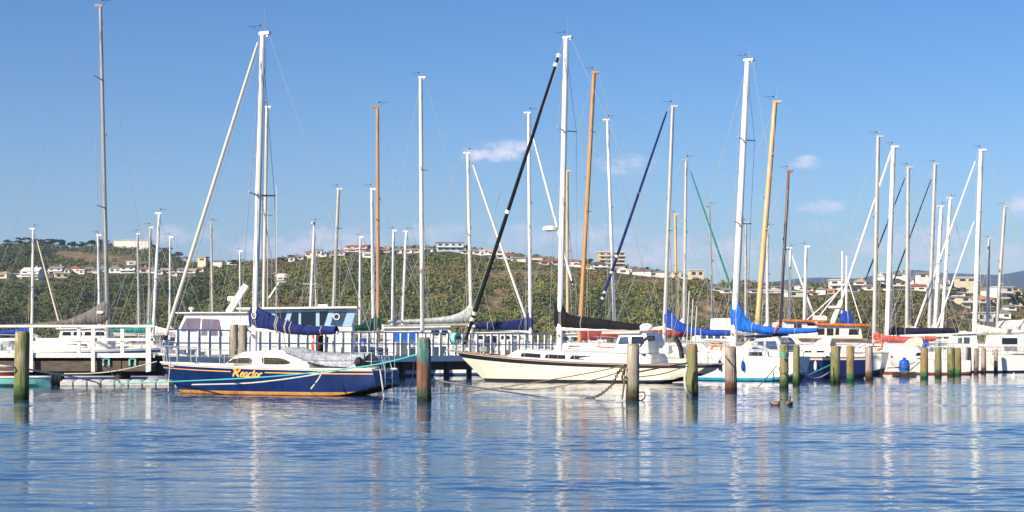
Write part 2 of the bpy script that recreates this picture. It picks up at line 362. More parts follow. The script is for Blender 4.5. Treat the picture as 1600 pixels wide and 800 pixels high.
o0 = len(V); V = np.concatenate([V, ext]); Q = np.concatenate([Q, np.array([(4, 5, 1, 0), (5, 6, 2, 1), (6, 7, 3, 2), (7, 4, 0, 3)]) + o0])
me = bpy.data.meshes.new('water'); me.vertices.add(len(V)); me.vertices.foreach_set('co', V.astype(np.float32).ravel())
me.loops.add(Q.size); me.loops.foreach_set('vertex_index', Q.astype(np.int32).ravel()); me.polygons.add(len(Q)); me.polygons.foreach_set('loop_start', np.arange(0, Q.size, 4, dtype=np.int32)); me.polygons.foreach_set('use_smooth', np.ones(len(Q), bool)); me.update(calc_edges=True)
me.materials.append(wm); wo = bpy.data.objects.new('water', me); COL.objects.link(wo); tag(wo, kind='structure')


# ------------------------------------------------------------------ foliage
def leaf_mat(name):
    m = bpy.data.materials.new(name); m.use_nodes = True; t = m.node_tree; p = t.nodes['Principled BSDF']
    p.inputs['Roughness'].default_value = .8; p.inputs['Specular IOR Level'].default_value = .15
    a = nd(t, 'ShaderNodeAttribute', attribute_name='leaf_colour'); t.links.new(a.outputs['Color'], p.inputs['Base Color']); return m
LEAF = leaf_mat('leaves'); BARK = mat('bark', (.06, .045, .03), .9, var=.3)
rng = np.random.default_rng(5)
def leaves(centres, radii, cols, nq, size, rough=.55):
    """clusters of small leaf faces through ellipsoid volumes; one row of centres/radii/cols per clump"""
    C = np.repeat(np.asarray(centres, float), nq, 0); RR = np.repeat(np.asarray(radii, float), nq, 0); K = np.repeat(np.asarray(cols, float), nq, 0)
    S = np.repeat(np.asarray(size, float), nq); n = len(C)
    d = rng.normal(size=(n, 3)); d /= np.linalg.norm(d, axis=1)[:, None]; d[:, 2] = np.abs(d[:, 2]) * 1.1 - .25
    rad = rng.uniform(.55, 1.08, n)[:, None]; c = C + d * RR * rad
    nrm = d + rng.normal(size=(n, 3)) * rough; nrm /= np.linalg.norm(nrm, axis=1)[:, None]
    a = np.cross(nrm, rng.normal(size=(n, 3))); a /= np.linalg.norm(a, axis=1)[:, None]; b = np.cross(nrm, a)
    s1 = (S * rng.uniform(.5, 1.2, n))[:, None]; s2 = (S * rng.uniform(.4, .9, n))[:, None]
    V = np.stack([c - a * s1, c - b * s2, c + a * s1, c + b * s2], 1).reshape(-1, 3)
    K = K * rng.uniform(.84, 1.18, n)[:, None]
    return V, np.repeat(K, 4, 0)
def leaf_obj(name, V, K, parent=None):
    me = bpy.data.meshes.new(name); o0 = np.array(ORI[parent.name]) if parent else np.zeros(3)
    V = V - o0; nq = len(V) // 4
    me.vertices.add(len(V)); me.vertices.foreach_set('co', V.astype(np.float32).ravel())
    me.loops.add(len(V)); me.loops.foreach_set('vertex_index', np.arange(len(V), dtype=np.int32))
    me.polygons.add(nq); me.polygons.foreach_set('loop_start', np.arange(0, len(V), 4, dtype=np.int32))
    me.update(calc_edges=True)
    at2 = me.attributes.new('leaf_colour', 'FLOAT_COLOR', 'POINT'); at2.data.foreach_set('color', np.concatenate([K, np.ones((len(K), 1))], 1).astype(np.float32).ravel())
    me.materials.append(LEAF); o = bpy.data.objects.new(name, me); COL.objects.link(o)
    if parent: o.parent = parent
    ORI[o.name] = Vector(o0); return o
HOUSES = []   # filled below; used to keep scrub off the buildings

# ------------------------------------------------------------------ boats
FOOT = []   # footprints (centre, direction, length, beam) used to keep hulls apart
class Boat:
    def __init__(s, name, label, cat, group, foot, ang, L, B, mf=.42):
        """foot = world point of the mast foot; ang = heading of the bow (0: towards +X, 180: towards -X); mf = mast position from the bow"""
        s.d = Vector((math.cos(R(ang)), math.sin(R(ang)), 0)); s.n = Vector((-s.d.y, s.d.x, 0)); s.L, s.B = L, B
        s.mx = L / 2 - mf * L
        s.P0 = Vector((foot[0], foot[1], 0)) - s.d * s.mx
        s.side = 1 if s.n.y < 0 else -1
        s.root = empty(name, s.P0, label, cat, group)
        FOOT.append((s.P0.copy(), s.d.copy(), L, B))
    def W(s, x, y, z): return s.P0 + s.d * x + s.n * y + Vector((0, 0, z))
    def plane(s, px, py, off=0.0):
        k = (px - CX) / F; q = s.P0 + s.n * (off * s.side)
        tt = (k * q.y - q.x) / (s.d.x - k * s.d.y); Y = q.y + tt * s.d.y
        return Vector((q.x + tt * s.d.x, Y, H + (HZ - py) / F * Y))
    def lx(s, px, off=0.0): return (s.plane(px, HZ, off) - s.P0).dot(s.d)
    def hull(s, fb, fs, sag=.10, tw=.62, ob=.9, os_=.25, rise=.35, bands=None, mats=None, name='hull', deckm=DECKW, fl=.5, rail=None, ctr=0.0):
        L, B = s.L, s.B
        s.zs = lambda q: fs * (1 - q) + fb * q - sag * 4 * q * (1 - q)
        def hb(q):
            f = (1 - max(0, (q - .4) / .6) ** 2.3) if q >= .4 else tw + (1 - tw) * (1 - ((.4 - q) / .4) ** 2)
            return max(.012, B / 2 * f)
        s.hb = hb
        def pt(q, z, sd):
            zz = s.zs(q); r = z / zz; k0 = .90 - fl * q ** 3
            q = min(1.0, max(0.0, q)); wf = k0 + (1 - k0) * max(0, r) ** .8 if r >= 0 else k0 * max(.05, 1 + z * .95)
            rc = min(1.0, max(-.3, r)); x = -L / 2 + q * L - ob * (1 - rc) * q ** 5 + os_ * (1 - rc) * (1 - q) ** 5
            z2 = z + rise * (1 - q) ** 14 * (1 - rc) ** 1.4
            if ctr and q < .16: z2 = max(z2, ctr * (1 - q / .16) ** 1.3 + .05 * (zz - 1) * 0)
            return s.W(x, sd * hb(q) * wf, z2)
        s.hpt = pt
        bands = bands or [('r', 1, 0), ('r', .8, 0), ('r', .55, 0), ('r', .3, 0), ('z', .18, 1), ('z', .05, 2), ('z', -.15, 2), ('z', -.55, 2)]
        mb = MB(); NS = 26
        for sd in (1, -1):
            rows = [[pt(i / NS, (b[1] * s.zs(i / NS) if b[0] == 'r' else b[1]), sd) for i in range(NS + 1)] for b in bands]
            o = len(mb.v); mb.v += [tuple(p) for r_ in rows for p in r_]; n = NS + 1
            for j in range(len(bands) - 1):
                for i in range(NS): mb.f.append([o + j * n + i, o + j * n + i + 1, o + (j + 1) * n + i + 1, o + (j + 1) * n + i]); mb.m.append(bands[j][2])
        n = NS + 1; o2 = len(bands) * n
        for j in range(len(bands) - 1):
            mb.f.append([j * n, (j + 1) * n, o2 + (j + 1) * n, o2 + j * n]); mb.m.append(bands[j][2])
        h = mb.build(name, mats or [WHITE, BLUEB, DARKB], s.root, smooth=True)
        dk = MB(); rings = []
        for i in range(NS + 1):
            q = i / NS; z = s.zs(q) - .03; b_ = max(.01, hb(q) - .03); x = -L / 2 + q * L - (.02 if i == NS else 0) + (.02 if i == 0 else 0)
            rings.append([s.W(x, b_, z), s.W(x, b_ * .5, z + .04 * b_), s.W(x, 0, z + .05 * b_), s.W(x, -b_ * .5, z + .04 * b_), s.W(x, -b_, z)])
        dk.loft(rings, closed=False, caps=False); dk.build('deck', deckm, s.root, smooth=True)
        if rail:
            for sd in (1, -1):
                rl = MB(); rl.tube([pt(i / NS, s.zs(i / NS) + .02, sd) for i in range(NS + 1)], .035, 5); rl.build('toe_rail', rail, s.root, smooth=True)
        return h
    def cabin(s, xa, xb, ht, wid, m=WHITE, front=.8, wins=2, zoff=0.0, name='cabin', wm_=GLASS):
        """trunk cabin from local xa (aft) to xb (forward)"""
        xs = [xa, xa + .12, lerp(xa, xb, .35), xb - front, xb - front * .5, xb]; hs_ = [ht * .75, ht, ht * .97, ht * .85, ht * .5, .04]
        def sec(x, hh):
            q = (x + s.L / 2) / s.L; w_ = min(wid / 2, s.hb(q) * .72); z0 = s.zs(q) - .06 + zoff
            return [(w_, z0), (w_ * .97, z0 + hh * .45), (w_ * .88, z0 + hh * .92), (w_ * .7, z0 + hh), (0, z0 + hh * 1.06), (-w_ * .7, z0 + hh), (-w_ * .88, z0 + hh * .92), (-w_ * .97, z0 + hh * .45), (-w_, z0)]
        mb = MB(); mb.loft([[s.W(x, y, z) for y, z in sec(x, hh)] for x, hh in zip(xs, hs_)]); c = mb.build(name, m, s.root, smooth=True)
        span = (xb - front - .15) - (xa + .3)
        for sd in (1, -1):
            for k in range(wins):
                a = xa + .3 + span * (k + .06) / wins; b = xa + .3 + span * (k + .9) / wins
                def P(x, f):
                    hh = interp(x, xs, hs_); S = sec(x, hh); y = lerp(S[0][0], S[2][0], f); z = lerp(S[0][1], S[2][1], f); return (x, sd * (y + .012), z)
                wn_ = MB(); pts = [P(a, .45), P(a + .05, .36), P(b - .05, .36), P(b, .5), P(b - .12, .78), P(a + .06, .78)]
                wn_.prism([s.W(*q) for q in pts], [s.W(q[0], q[1] - sd * .03, q[2]) for q in pts]); wn_.build('window', wm_, s.root)
        return c
    def extr(s, name, prof, wid, m, smooth=False):
        """solid from a side profile [(px,py[,width factor])] read on the near face"""
        near, far = [], []
        for q in prof:
            k = q[2] if len(q) > 2 else 1.0
            p_ = s.plane(q[0], q[1], wid / 2); near.append(p_ + s.n * s.side * (k - 1) * wid / 2); far.append(p_ - s.n * s.side * (k + 1) * wid / 2)
        mb = MB(); mb.prism(near, far); return mb.build(name, m, s.root, smooth=smooth)
    def panel(s, name, prof, wid, m, kf=1.0, parent=None):
        """thin panels on both sides of such a solid"""
        for sg in (1, -1):
            near = [s.plane(q[0], q[1], wid / 2) + s.n * s.side * ((q[2] if len(q) > 2 else kf) - 1) * wid / 2 for q in prof]
            if sg < 0: near = [p_ - s.n * s.side * 2 * ((q[2] if len(q) > 2 else kf)) * wid / 2 for p_, q in zip(near, prof)]
            o_ = s.n * s.side * sg
            mb = MB(); mb.prism([p_ + o_ * .014 for p_ in near], [p_ - o_ * .02 for p_ in near]); mb.build(name, m, parent or s.root)
    def mast(s, top, foot_px, wpx, m, spr=(), zfoot=1.2, Yref=None, head=True, capm=None):
        Y = s.P0.y + s.d.y * s.mx
        slope = (foot_px[0] - top[0]) / (foot_px[1] - top[1])
        pyf = HZ - (zfoot - H) * F / Y; pxf = top[0] + slope * (pyf - top[1])
        a = s.plane(pxf, pyf); b = s.plane(*top); s.mtop, s.mfoot = b, a
        r = max(.045, wpx * (.82 if top[0] > 1300 else .70 if wpx >= 7 else .82) / 2 * Y / F); s.mr = r
        mb = MB(); mb.tube([a, lerp(a, b, .5), lerp(a, b, .85), b], [r * 1.04, r, r * .9, r * .8], 10); mo = mb.build('mast', m, s.root, smooth=True)
        tr = MB(); o_ = -s.d * (r * .98); tr.tube([a + o_, lerp(a, b, .85) - s.d * r * .9, b - s.d * r * .8], .016, 4); tr.build('sail_track', WIRE, mo)
        if r > .06:
            lt = MB(); q_ = lerp(a, b, .62) + s.d * (r + .05); lt.box(q_, (.09, .09, .16), bev=.02); lt.build('steaming_light', GREYH, mo)
            cl = MB(); q_ = lerp(a, b, .06) + s.n * s.side * (r + .05); cl.tube([q_, q_ + s.n * s.side * .1], [.07, .06], 8); cl.build('mast_winch', STEEL, mo, smooth=True)
        if head:
            f = MB(); f.box(b + s.d * (-.10) + Vector((0, 0, .04)), (.26 + r * 1.7, r * 1.4, .12), math.atan2(s.d.y, s.d.x)); f.box(b - s.d * (.12 + r * .8) + Vector((0, 0, -.05)), (.08, .06, .1), math.atan2(s.d.y, s.d.x))
            f.build('masthead_crane', capm or m, mo)
            an = MB(); hgt = .7 + .6 * ((top[0] * 7) % 5) / 5
            an.tube([b + Vector((0, 0, .1)) - s.d * .1, b + Vector((0, 0, .1 + hgt)) - s.d * .1], .007, 4); an.build('aerial', WIRE, mo)
            an = MB(); q = b + s.d * .15 + Vector((0, 0, .1)); q2 = q + s.d * .3 + Vector((0, 0, .25))
            an.tube([q, q2], .007, 4); an.tube([q2 - s.d * .2, q2 + s.d * .22], .008, 4); an.prism([q2 - s.d * .22, q2 - s.d * .38 + Vector((0, 0, .07)), q2 - s.d * .38 - Vector((0, 0, .07))], [q2 - s.d * .22 + s.n * .01, q2 - s.d * .38 + Vector((0, 0, .07)) + s.n * .01, q2 - s.d * .38 - Vector((0, 0, .07)) + s.n * .01]); an.build('wind_vane', BLACKP, mo)
        tips = []
        for py in spr:
            c = lerp(a, b, ((H + (HZ - py) / F * Y) - a.z) / (b.z - a.z))
            ln = .11 * (b.z - a.z) ** .8
            for sd in (1, -1):
                tip = c + s.n * sd * ln - s.d * .18 + Vector((0, 0, .06)); sp_ = MB(); sp_.tube([c, tip], [.045, .03], 5); sp_.sphere(tip, .05, 6, 4); sp_.build('spreader', m if m != SPAR_W else SPAR_S, mo, smooth=True); tips.append((sd, tip))
        s.tips = tips; s.mo = mo; return mo
    def wires(s, wm_=WIRE, r=.011, fore=True, back=True):
        q = (s.mx + s.L / 2) / s.L; T = s.mtop
        for sd in (1, -1):
            ch = s.W(s.mx - .15, sd * s.hb(q) * .93, s.zs(q)); pts = [lerp(s.mfoot, T, .97)] + [t_ for d_, t_ in s.tips if d_ == sd] + [ch]
            mb = MB(); mb.tube(pts, r, 4); mb.build('shroud', wm_, s.root)
            mb = MB(); k = .55 if s.tips else .7
            mb.tube([lerp(s.mfoot, T, k), s.W(s.mx - .7, sd * s.hb(q) * .9, s.zs(q))], r * .9, 4); mb.build('lower_shroud', wm_, s.root)
        if fore:
            mb = MB(); mb.tube([lerp(s.mfoot, T, .985), s.W(s.L / 2 - .12, 0, s.zs(1) + .02)], r, 4); mb.build('forestay', wm_, s.root)
        if back:
            mb = MB(); mb.tube([T - s.d * .3, s.W(-s.L / 2 + .1, 0, s.zs(0) + .02)], r, 4); mb.build('backstay', wm_, s.root)
        hl = MB(); a, b = s.mfoot, T
        for k, c in ((1, .10), (-1, .16)):
            hl.tube([lerp(a, b, .96) + s.n * s.mr * 1.3 * k - s.d * c * .3, lerp(a, b, .5) + s.n * (s.mr + c) * k, lerp(a, b, .06) + s.n * (s.mr + .1) * k - s.d * c], r * .8, 4)
        hl.build('halyard', wm_, s.mo)
    def furl(s, p0, p1, wpx, m, bands=None):
        a, b = s.plane(*p0), s.plane(*p1); r = wpx * (.66 if p0[0] < 1300 else .54) / 2 * a.y / F
        zt2 = s.zs(1) + .4
        if b.z > zt2:
            k = (a.z - zt2) / (a.z - b.z); e = a + (b - a) * k; xe = (e - s.P0).dot(s.d)
            if xe > s.L / 2 - .15: xa_ = (a - s.P0).dot(s.d); k *= (s.L / 2 - .15 - xa_) / (xe - xa_); e = a + (b - a) * k; e.z = min(e.z, max(zt2, e.z))
            b = e
        mb = MB(); pts = [lerp(a, b, k) for k in (0, .05, .3, .6, .9, 1)]; mb.tube(pts, [r * .55, r * .75, r * .95, r * 1.1, r * 1.15, r * .6], 8); fo = mb.build('furled_sail', m, s.root, smooth=True)
        t_ = s.mtop; w_ = MB(); w_.tube([t_ + s.d * s.mr, a], .014, 4); w_.build('furler_stay', WIRE, fo)
        dr = MB(); dr.tube([lerp(a, b, .975), lerp(a, b, .99)], max(.06, r * 1.25), 10); dr.build('furler_drum', BLACKP, fo, smooth=True)
        if bands:
            for k, bm_ in bands:
                c = MB(); c.tube([lerp(a, b, k), lerp(a, b, k + .012)], r * 1.35, 8); c.build('sail_tie', bm_, fo, smooth=True)
        return fo
    def cover(s, st, m, thick=.32, name='sail_cover', ties=True, boom=None):
        rings = []; 
        for i, (px, yt, yb) in enumerate(st):
            a, b = s.plane(px, yt), s.plane(px, yb); c = (a + b) / 2; hh = (a - b).length / 2; th = min(thick / 2, hh * 1.2)
            if hasattr(s, 'mfoot') and abs((c - s.mfoot).dot(s.d)) < .75: th = max(th, s.mr * 1.35)
            wob = 1 + .07 * math.sin(i * 2.3)
            rings.append([c + s.n * th * wob * math.sin(k * 2 * math.pi / 12) * (1 if math.cos(k * 2 * math.pi / 12) < .3 else .62) + Vector((0, 0, hh * math.cos(k * 2 * math.pi / 12))) for k in range(12)])
        # denser rings, with small sags between ties
        dense = []
        for i in range(len(rings) - 1):
            for j in range(4):
                q = j / 4; sg = -.02 * math.sin(q * math.pi)
                dense.append([lerp(p_, p2, q) + Vector((0, 0, sg)) for p_, p2 in zip(rings[i], rings[i + 1])])
        dense.append(rings[-1]); mb = MB(); mb.loft(dense); o = mb.build(name, m, s.root, smooth=True)
        if ties:
            for i in range(7, len(dense) - 3, 6):
                cc = sum(dense[i], Vector()) / 12; tm_ = MB(); tm_.tube([cc + (p_ - cc) * 1.04 + Vector((0, 0, .01)) for p_ in dense[i] + dense[i][:1]], .016, 4); tm_.build('cover_lashing', m if i % 4 == 1 else ROPE_W, o)
        if boom:
            bo = MB(); bo.tube([s.plane(*boom[0]), s.plane(*boom[1])], boom[2], 8); bo.build('boom', boom[3], s.root, smooth=True)
        return o
    def rails(s, q0=.06, q1=.97, n=7, hh=.62, r=.014, m=STEEL):
        for sd in (1, -1):
            mb = MB(); L1, L2 = [], []
            for i in range(n):
                q = lerp(q0, q1, i / (n - 1)); z = s.zs(q); b_ = s.hb(q) * .96; p_ = s.W(-s.L / 2 + q * s.L, sd * b_, z)
                mb.tube([p_, p_ + Vector((0, 0, hh))], r, 5); L1.append(p_ + Vector((0, 0, hh))); L2.append(p_ + Vector((0, 0, hh * .52)))
            for q in (L1, L2): mb.tube(q, r * .55, 4)
            mb.build('guardrail', m, s.root)
        mb = MB(); zb = s.zs(.97); pa = [s.W(s.L / 2 - 1.3, sd * s.hb(.88), zb) for sd in (1, -1)]; nose = s.W(s.L / 2 + .12, 0, zb + hh + .08)
        mb.tube([pa[0] + Vector((0, 0, hh)), nose, pa[1] + Vector((0, 0, hh))], r * 1.2, 5)
        for q in (pa[0], pa[1]): mb.tube([q, q + Vector((0, 0, hh))], r * 1.2, 5)
        for sd in (1, -1): mb.tube([s.W(s.L / 2 - .25, sd * .1, zb), s.W(s.L / 2 - .12, sd * .12, zb + hh + .03)], r * 1.2, 5)
        mb.build('pulpit', m, s.root)
        mb = MB(); b_ = s.hb(.02) * .95; zb = s.zs(0)
        c4 = [s.W(-s.L / 2 + .9, b_, zb + hh), s.W(-s.L / 2 + .08, b_ * .9, zb + hh), s.W(-s.L / 2 + .08, -b_ * .9, zb + hh), s.W(-s.L / 2 + .9, -b_, zb + hh)]
        mb.tube(c4, r * 1.2, 5); mb.tube([q - Vector((0, 0, hh * .5)) for q in c4], r, 5)
        for q in c4: mb.tube([q - Vector((0, 0, hh)), q], r * 1.2, 5)
        mb.build('pushpit', m, s.root)
G_S = 'sailing boats moored in the marina'

# ---- the navy yacht with the name on its bow, nearest of all
foot = at(397.5, 547, 64.0)
b = Boat('sailing_yacht', 'navy blue sailing yacht with gold waterline and the name Reactor in gold on its hull', 'sailboat', G_S, foot, 153, 10.4, 3.0, .436)
b.hull(1.20, .98, sag=.05, tw=.60, ob=1.0, os_=-.25, rise=.05, fl=.55, ctr=.42,
       bands=[('r', 1, 0), ('r', .95, 1), ('r', .8, 1), ('r', .6, 1), ('r', .4, 1), ('z', .15, 2), ('z', .035, 3), ('z', -.03, 3), ('z', -.2, 3), ('z', -.6, 3)], mats=[IVORY, NAVY, GOLD, BROWNB], rail=IVORY)
def hq(bt, px, z):       # station of the hull whose near side projects to image column px at height z
    lo, hi = 0.0, 1.0
    inc = proj(bt.hpt(0, z, bt.side))[0] < proj(bt.hpt(1, z, bt.side))[0]
    for _ in range(40):
        mid = (lo + hi) / 2
        if (proj(bt.hpt(mid, z, bt.side))[0] < px) == inc: lo = mid
        else: hi = mid
    return (lo + hi) / 2
def hull_out(bt, q, z, off=.012):
    p_ = bt.hpt(q, z, bt.side); a_ = bt.hpt(min(1, q + .01), z, bt.side) - bt.hpt(max(0, q - .01), z, bt.side); c_ = bt.hpt(q, z + .05, bt.side) - bt.hpt(q, z - .05, bt.side)
    n_ = a_.cross(c_).normalized()
    if n_.y > 0: n_ = -n_
    return p_ + n_ * off
for pa, pb in ((258, 361), (414, 590)):
    st = MB(); q0, q1 = hq(b, pa, .85), hq(b, pb, .85); N_ = 14
    ra, rb = [], []
    for i in range(N_ + 1):
        q = lerp(q0, q1, i / N_); zc = b.zs(q) * .845
        ra.append(hull_out(b, q, zc + .018)); rb.append(hull_out(b, q, zc - .018))
    st.loft([[x_, y_] for x_, y_ in zip(ra, rb)], closed=False, caps=False); st.build('cove_stripe', YELP, b.root)
STROKES = {  # (polyline in em units, heights from the baseline), widths
 'R': (.95, [[(.10, .02), (.22, .5), (.34, .98)], [(.02, .80), (.22, 1.02), (.58, 1.08), (.80, .92), (.70, .68), (.42, .54), (.24, .52)], [(.40, .54), (.60, .26), (.86, .0)]]),
 'e': (.46, [[(.10, .26), (.30, .34), (.40, .48), (.28, .56), (.12, .42), (.08, .20), (.20, .04), (.42, .14)]]),
 'a': (.52, [[(.42, .50), (.24, .56), (.08, .38), (.08, .12), (.20, .03), (.36, .22), (.44, .54)], [(.44, .54), (.38, .16), (.46, .03), (.56, .12)]]),
 'c': (.42, [[(.38, .46), (.26, .56), (.10, .40), (.07, .16), (.18, .03), (.40, .12)]]),
 't': (.38, [[(.30, .90), (.18, .34), (.16, .08), (.26, .02), (.38, .12)], [(.04, .58), (.42, .62)]]),
 'o': (.50, [[(.30, .56), (.12, .46), (.07, .18), (.20, .03), (.38, .14), (.43, .38), (.30, .56)]]),
 'r': (.44, [[(.12, .55), (.10, .28), (.06, .02)], [(.10, .26), (.20, .46), (.34, .54), (.42, .44)]])}
def letter(bt, txt, px0, px1, zb, hgt, m, name, slant=.18, wst=.075, drop=0.0):
    tot = sum(STROKES[c][0] for c in txt); x = 0
    for ch in txt:
        wd, sts = STROKES[ch]; mb = MB(); ww = wst * (1.35 if ch.isupper() else 1)
        for st in sts:
            pl = [Vector((p_.x, p_.y, 0)) for p_ in catmull([(a_, c_, 0) for a_, c_ in st], 5)]
            L_, R_ = [], []
            for i, p_ in enumerate(pl):
                t_ = (pl[min(i + 1, len(pl) - 1)] - pl[max(0, i - 1)]).normalized(); nn = Vector((-t_.y, t_.x, 0))
                k = ww * (.75 + .35 * math.sin(math.pi * i / (len(pl) - 1)))
                for arr, sg in ((L_, 1), (R_, -1)):
                    e_ = p_ + nn * k * sg; uu = (x + e_.x + slant * e_.y) / tot; px = lerp(px0, px1, uu); z = zb + e_.y * hgt - drop * uu
                    arr.append(hull_out(bt, hq(bt, px, z), z, .016))
            mb.loft([[a_, c_] for a_, c_ in zip(L_, R_)], closed=False, caps=False)
        mb.build('letter', m, bt.root); x += wd
letter(b, 'Reactor', 363, 409, .70, .32, YELP, 'letter', drop=.03, wst=.085)
mb = MB()
for k in range(3):
    px = 266 + k * 2.6; q = hq(b, px, 1.0); q2 = hq(b, px + 1.7, 1.0); z0 = 1.05 - k * .005
    for za, zb_ in ((z0, z0 + .05), (z0 + .06, z0 + .11)): mb.add([hull_out(b, q, za), hull_out(b, q2, za), hull_out(b, q2, zb_), hull_out(b, q, zb_)], [(0, 1, 2, 3)])
mb.build('bow_number', PALEL, b.root)
# cabin profile, windows, forehatch
b.extr('cabin', [(336, 573, .55), (352, 563, .72), (362, 555, .82), (376, 550, .8), (420, 547, .78), (450, 548, .78), (464, 553, .8), (474, 561, .88), (482, 572, .95), (482, 580, 1)], 1.9, WHITE)
for wp in ([(352, 566), (362, 561), (374, 559), (386, 559), (388, 561), (388, 566), (386, 567.5), (354, 567.5)], [(406, 560), (409, 558.5), (430, 559), (441, 561), (450, 565.5), (455, 569), (452, 570), (410, 569), (407, 567)]):
    b.panel('window', [(q[0], q[1], .875) for q in wp], 1.9, GLASS)
mb = MB(); mb.box(b.W(2.3, 0, 1.50), (.55, .55, .07), R(154), bev=.03); mb.build('hatch', GREYH, b.root)
b.mast((410.5, 54), (397, 541), 13.5, SPAR_W, spr=(306,), zfoot=1.55)
b.wires(); b.furl((403, 66), (258, 528), 8, SPAR_C)
b.cover([(392, 480, 511), (397, 477, 512), (404, 479, 513), (418, 487, 515), (434, 495, 518), (452, 502, 521), (470, 507, 523), (490, 509, 523.5), (508, 509, 522.5), (526, 509, 521.5)], F_NAVY, .34)
mb = MB(); 
for (px, yt, yb) in ((433, 494, 519), (435.5, 495.5, 519.5), (449, 500, 521), (456, 503, 522)):
    a_, c_ = b.plane(px, yt), b.plane(px, yb); cen = (a_ + c_) / 2; hh = (a_ - c_).length / 2 + .015
    mb.tube([cen + b.n * .185 * math.sin(k * math.pi / 6) * (1 if math.cos(k * math.pi / 6) < .3 else .66) + Vector((0, 0, hh * math.cos(k * math.pi / 6))) for k in range(13)], .018, 4)
mb.build('sail_tie', ROPE_W, b.root)
mb = MB(); cc = b.plane(401.5, 493) + b.n * b.side * .2
ring = [cc + b.d * (.10 * math.cos(k * math.pi / 6)) + Vector((0, 0, .12 * math.sin(k * math.pi / 6))) for k in range(13)]
mb.tube(ring, .022, 4); mb.tube([cc + b.d * .05 - Vector((0, 0, .06)), cc - b.d * .05 + Vector((0, 0, .06))], .02, 4); mb.build('sail_badge', PALEL, b.root)
mb = MB(); mb.tube([b.plane(392, 515), b.plane(528, 520)], .07, 8); mb.build('boom', SPAR_W, b.root, smooth=True)
b.rails(n=6)
# silver tarpaulin slung over the cockpit
st = [(462, 543, 546), (474, 541, 552), (492, 546, 560), (512, 551, 567), (534, 553, 571), (556, 553, 573), (578, 551, 574)]
mb = MB(); rings = []
for px, yt, yb in st:
    a_, c_ = b.plane(px, yt), b.plane(px, yb); hz_ = a_.z - c_.z; w_ = 1.05
    rings.append([a_ + b.n * (w_ * k) - Vector((0, 0, hz_ * abs(k) ** 1.3 + .05 * math.sin(3 * k + px)))for k in (-1, -.7, -.35, 0, .35, .7, 1)])
mb.loft(rings, closed=False, caps=False); mb.build('tarpaulin', F_SILV, b.root, smooth=True)
mb = MB(); 
for y in (-.25, .25): mb.tube([b.W(-5.35, y, .35), b.W(-5.36, y, .95), b.W(-5.2, y, 1.5), b.W(-4.95, y, 1.5)], .02, 5)
for z in (.45, .68, .9): mb.tube([b.W(-5.36, -.25, z), b.W(-5.36, .25, z)], .018, 5)
mb.build('boarding_ladder', STEEL, b.root)
mb = MB(); mb.sphere(b.W(-4.7, b.side * 1.0, 1.25), (.17, .17, .2)); mb.tube([b.W(-4.75, b.side * .7, 1.0), b.W(-4.75, b.side * .7, 2.1)], .025, 5); mb.build('stern_gear', BLACKP, b.root)

# ---- cream ketch-like yacht with black rubbing band
b = Boat('sailing_yacht', 'long cream sailing yacht with black band under its rail and black mainsail cover', 'sailboat', G_S, at(874.5, 547, 88.7), 150, 15.5, 3.6, .42)
# heading chosen so the bow lies behind the turquoise topped pile and the stern by the leaning grey one
b.hull(1.62, .98, sag=.22, tw=.55, ob=1.9, os_=1.2, rise=.2, fl=.5, ctr=.5, bands=[('r', 1, 0), ('r', .965, 1), ('r', .80, 2), ('r', .6, 2), ('r', .3, 2), ('z', .16, 3), ('z', .05, 3), ('z', -.2, 3), ('z', -.6, 3)], mats=[IVORY, BLACKP, CREAM, DARKB], rail=TEAKW)
b.cabin(-4.6, 4.2, .62, 2.2, wins=5, front=.8)
b.extr('wheelhouse', [(958, 552), (961, 540, .96), (966, 522, .9), (1008, 521, .9), (1012, 535, .96), (1013, 552)], 2.1, WHITE)
b.panel('window', [(968, 527, .92), (980, 526, .92), (982, 537, .97), (965, 538, .97)], 2.1, GLASSB); b.panel('window', [(986, 526, .92), (1004, 526, .92), (1006, 537, .97), (986, 537, .97)], 2.1, GLASS)
mb = MB(); a_ = b.plane(956, 520); c_ = b.plane(1014, 519.5); mb.beam(a_, c_, 2.3, .09); mb.build('wheelhouse_roof', WHITE, b.root)
b.mast((884.5, 60), (874.5, 530), 13, SPAR_W, spr=(205,), zfoot=1.5)
b.wires(); b.furl((874, 84), (729, 528), 8.5, F_BLACK, bands=[(.0, SPAR_W), (.03, SPAR_W), (.53, SPAR_W), (.885, ROPE_W), (.905, ROPE_W)])
b.cover([(868, 474, 511), (873, 472.5, 512), (880, 476, 512), (884, 487, 512.5), (892, 492, 513), (915, 495, 514.5), (945, 499, 515), (975, 503, 516), (1001, 506, 516)], F_BLACK, .42)
mb = MB(); mb.tube([b.plane(870, 514), b.plane(1011, 514)], .10, 8); mb.sphere(b.plane(1010, 511), (.35, .12, .2)); mb.build('boom', WHITE, b.root, smooth=True)
mb = MB(); q = b.plane(860, 357); mb.loft([[q + Vector((.42 * k * math.cos(a * math.pi / 8), .42 * k * math.sin(a * math.pi / 8), z)) for a in range(16)] for z, k in ((-.12, .7), (-.1, 1), (.06, 1), (.13, .7))]); mb.build('radome', WHITE, b.mo, smooth=True)
mb = MB(); mb.tube([b.plane(878, 360), b.plane(855, 361)], .035, 5); mb.build('radome_bracket', SPAR_S, b.mo)
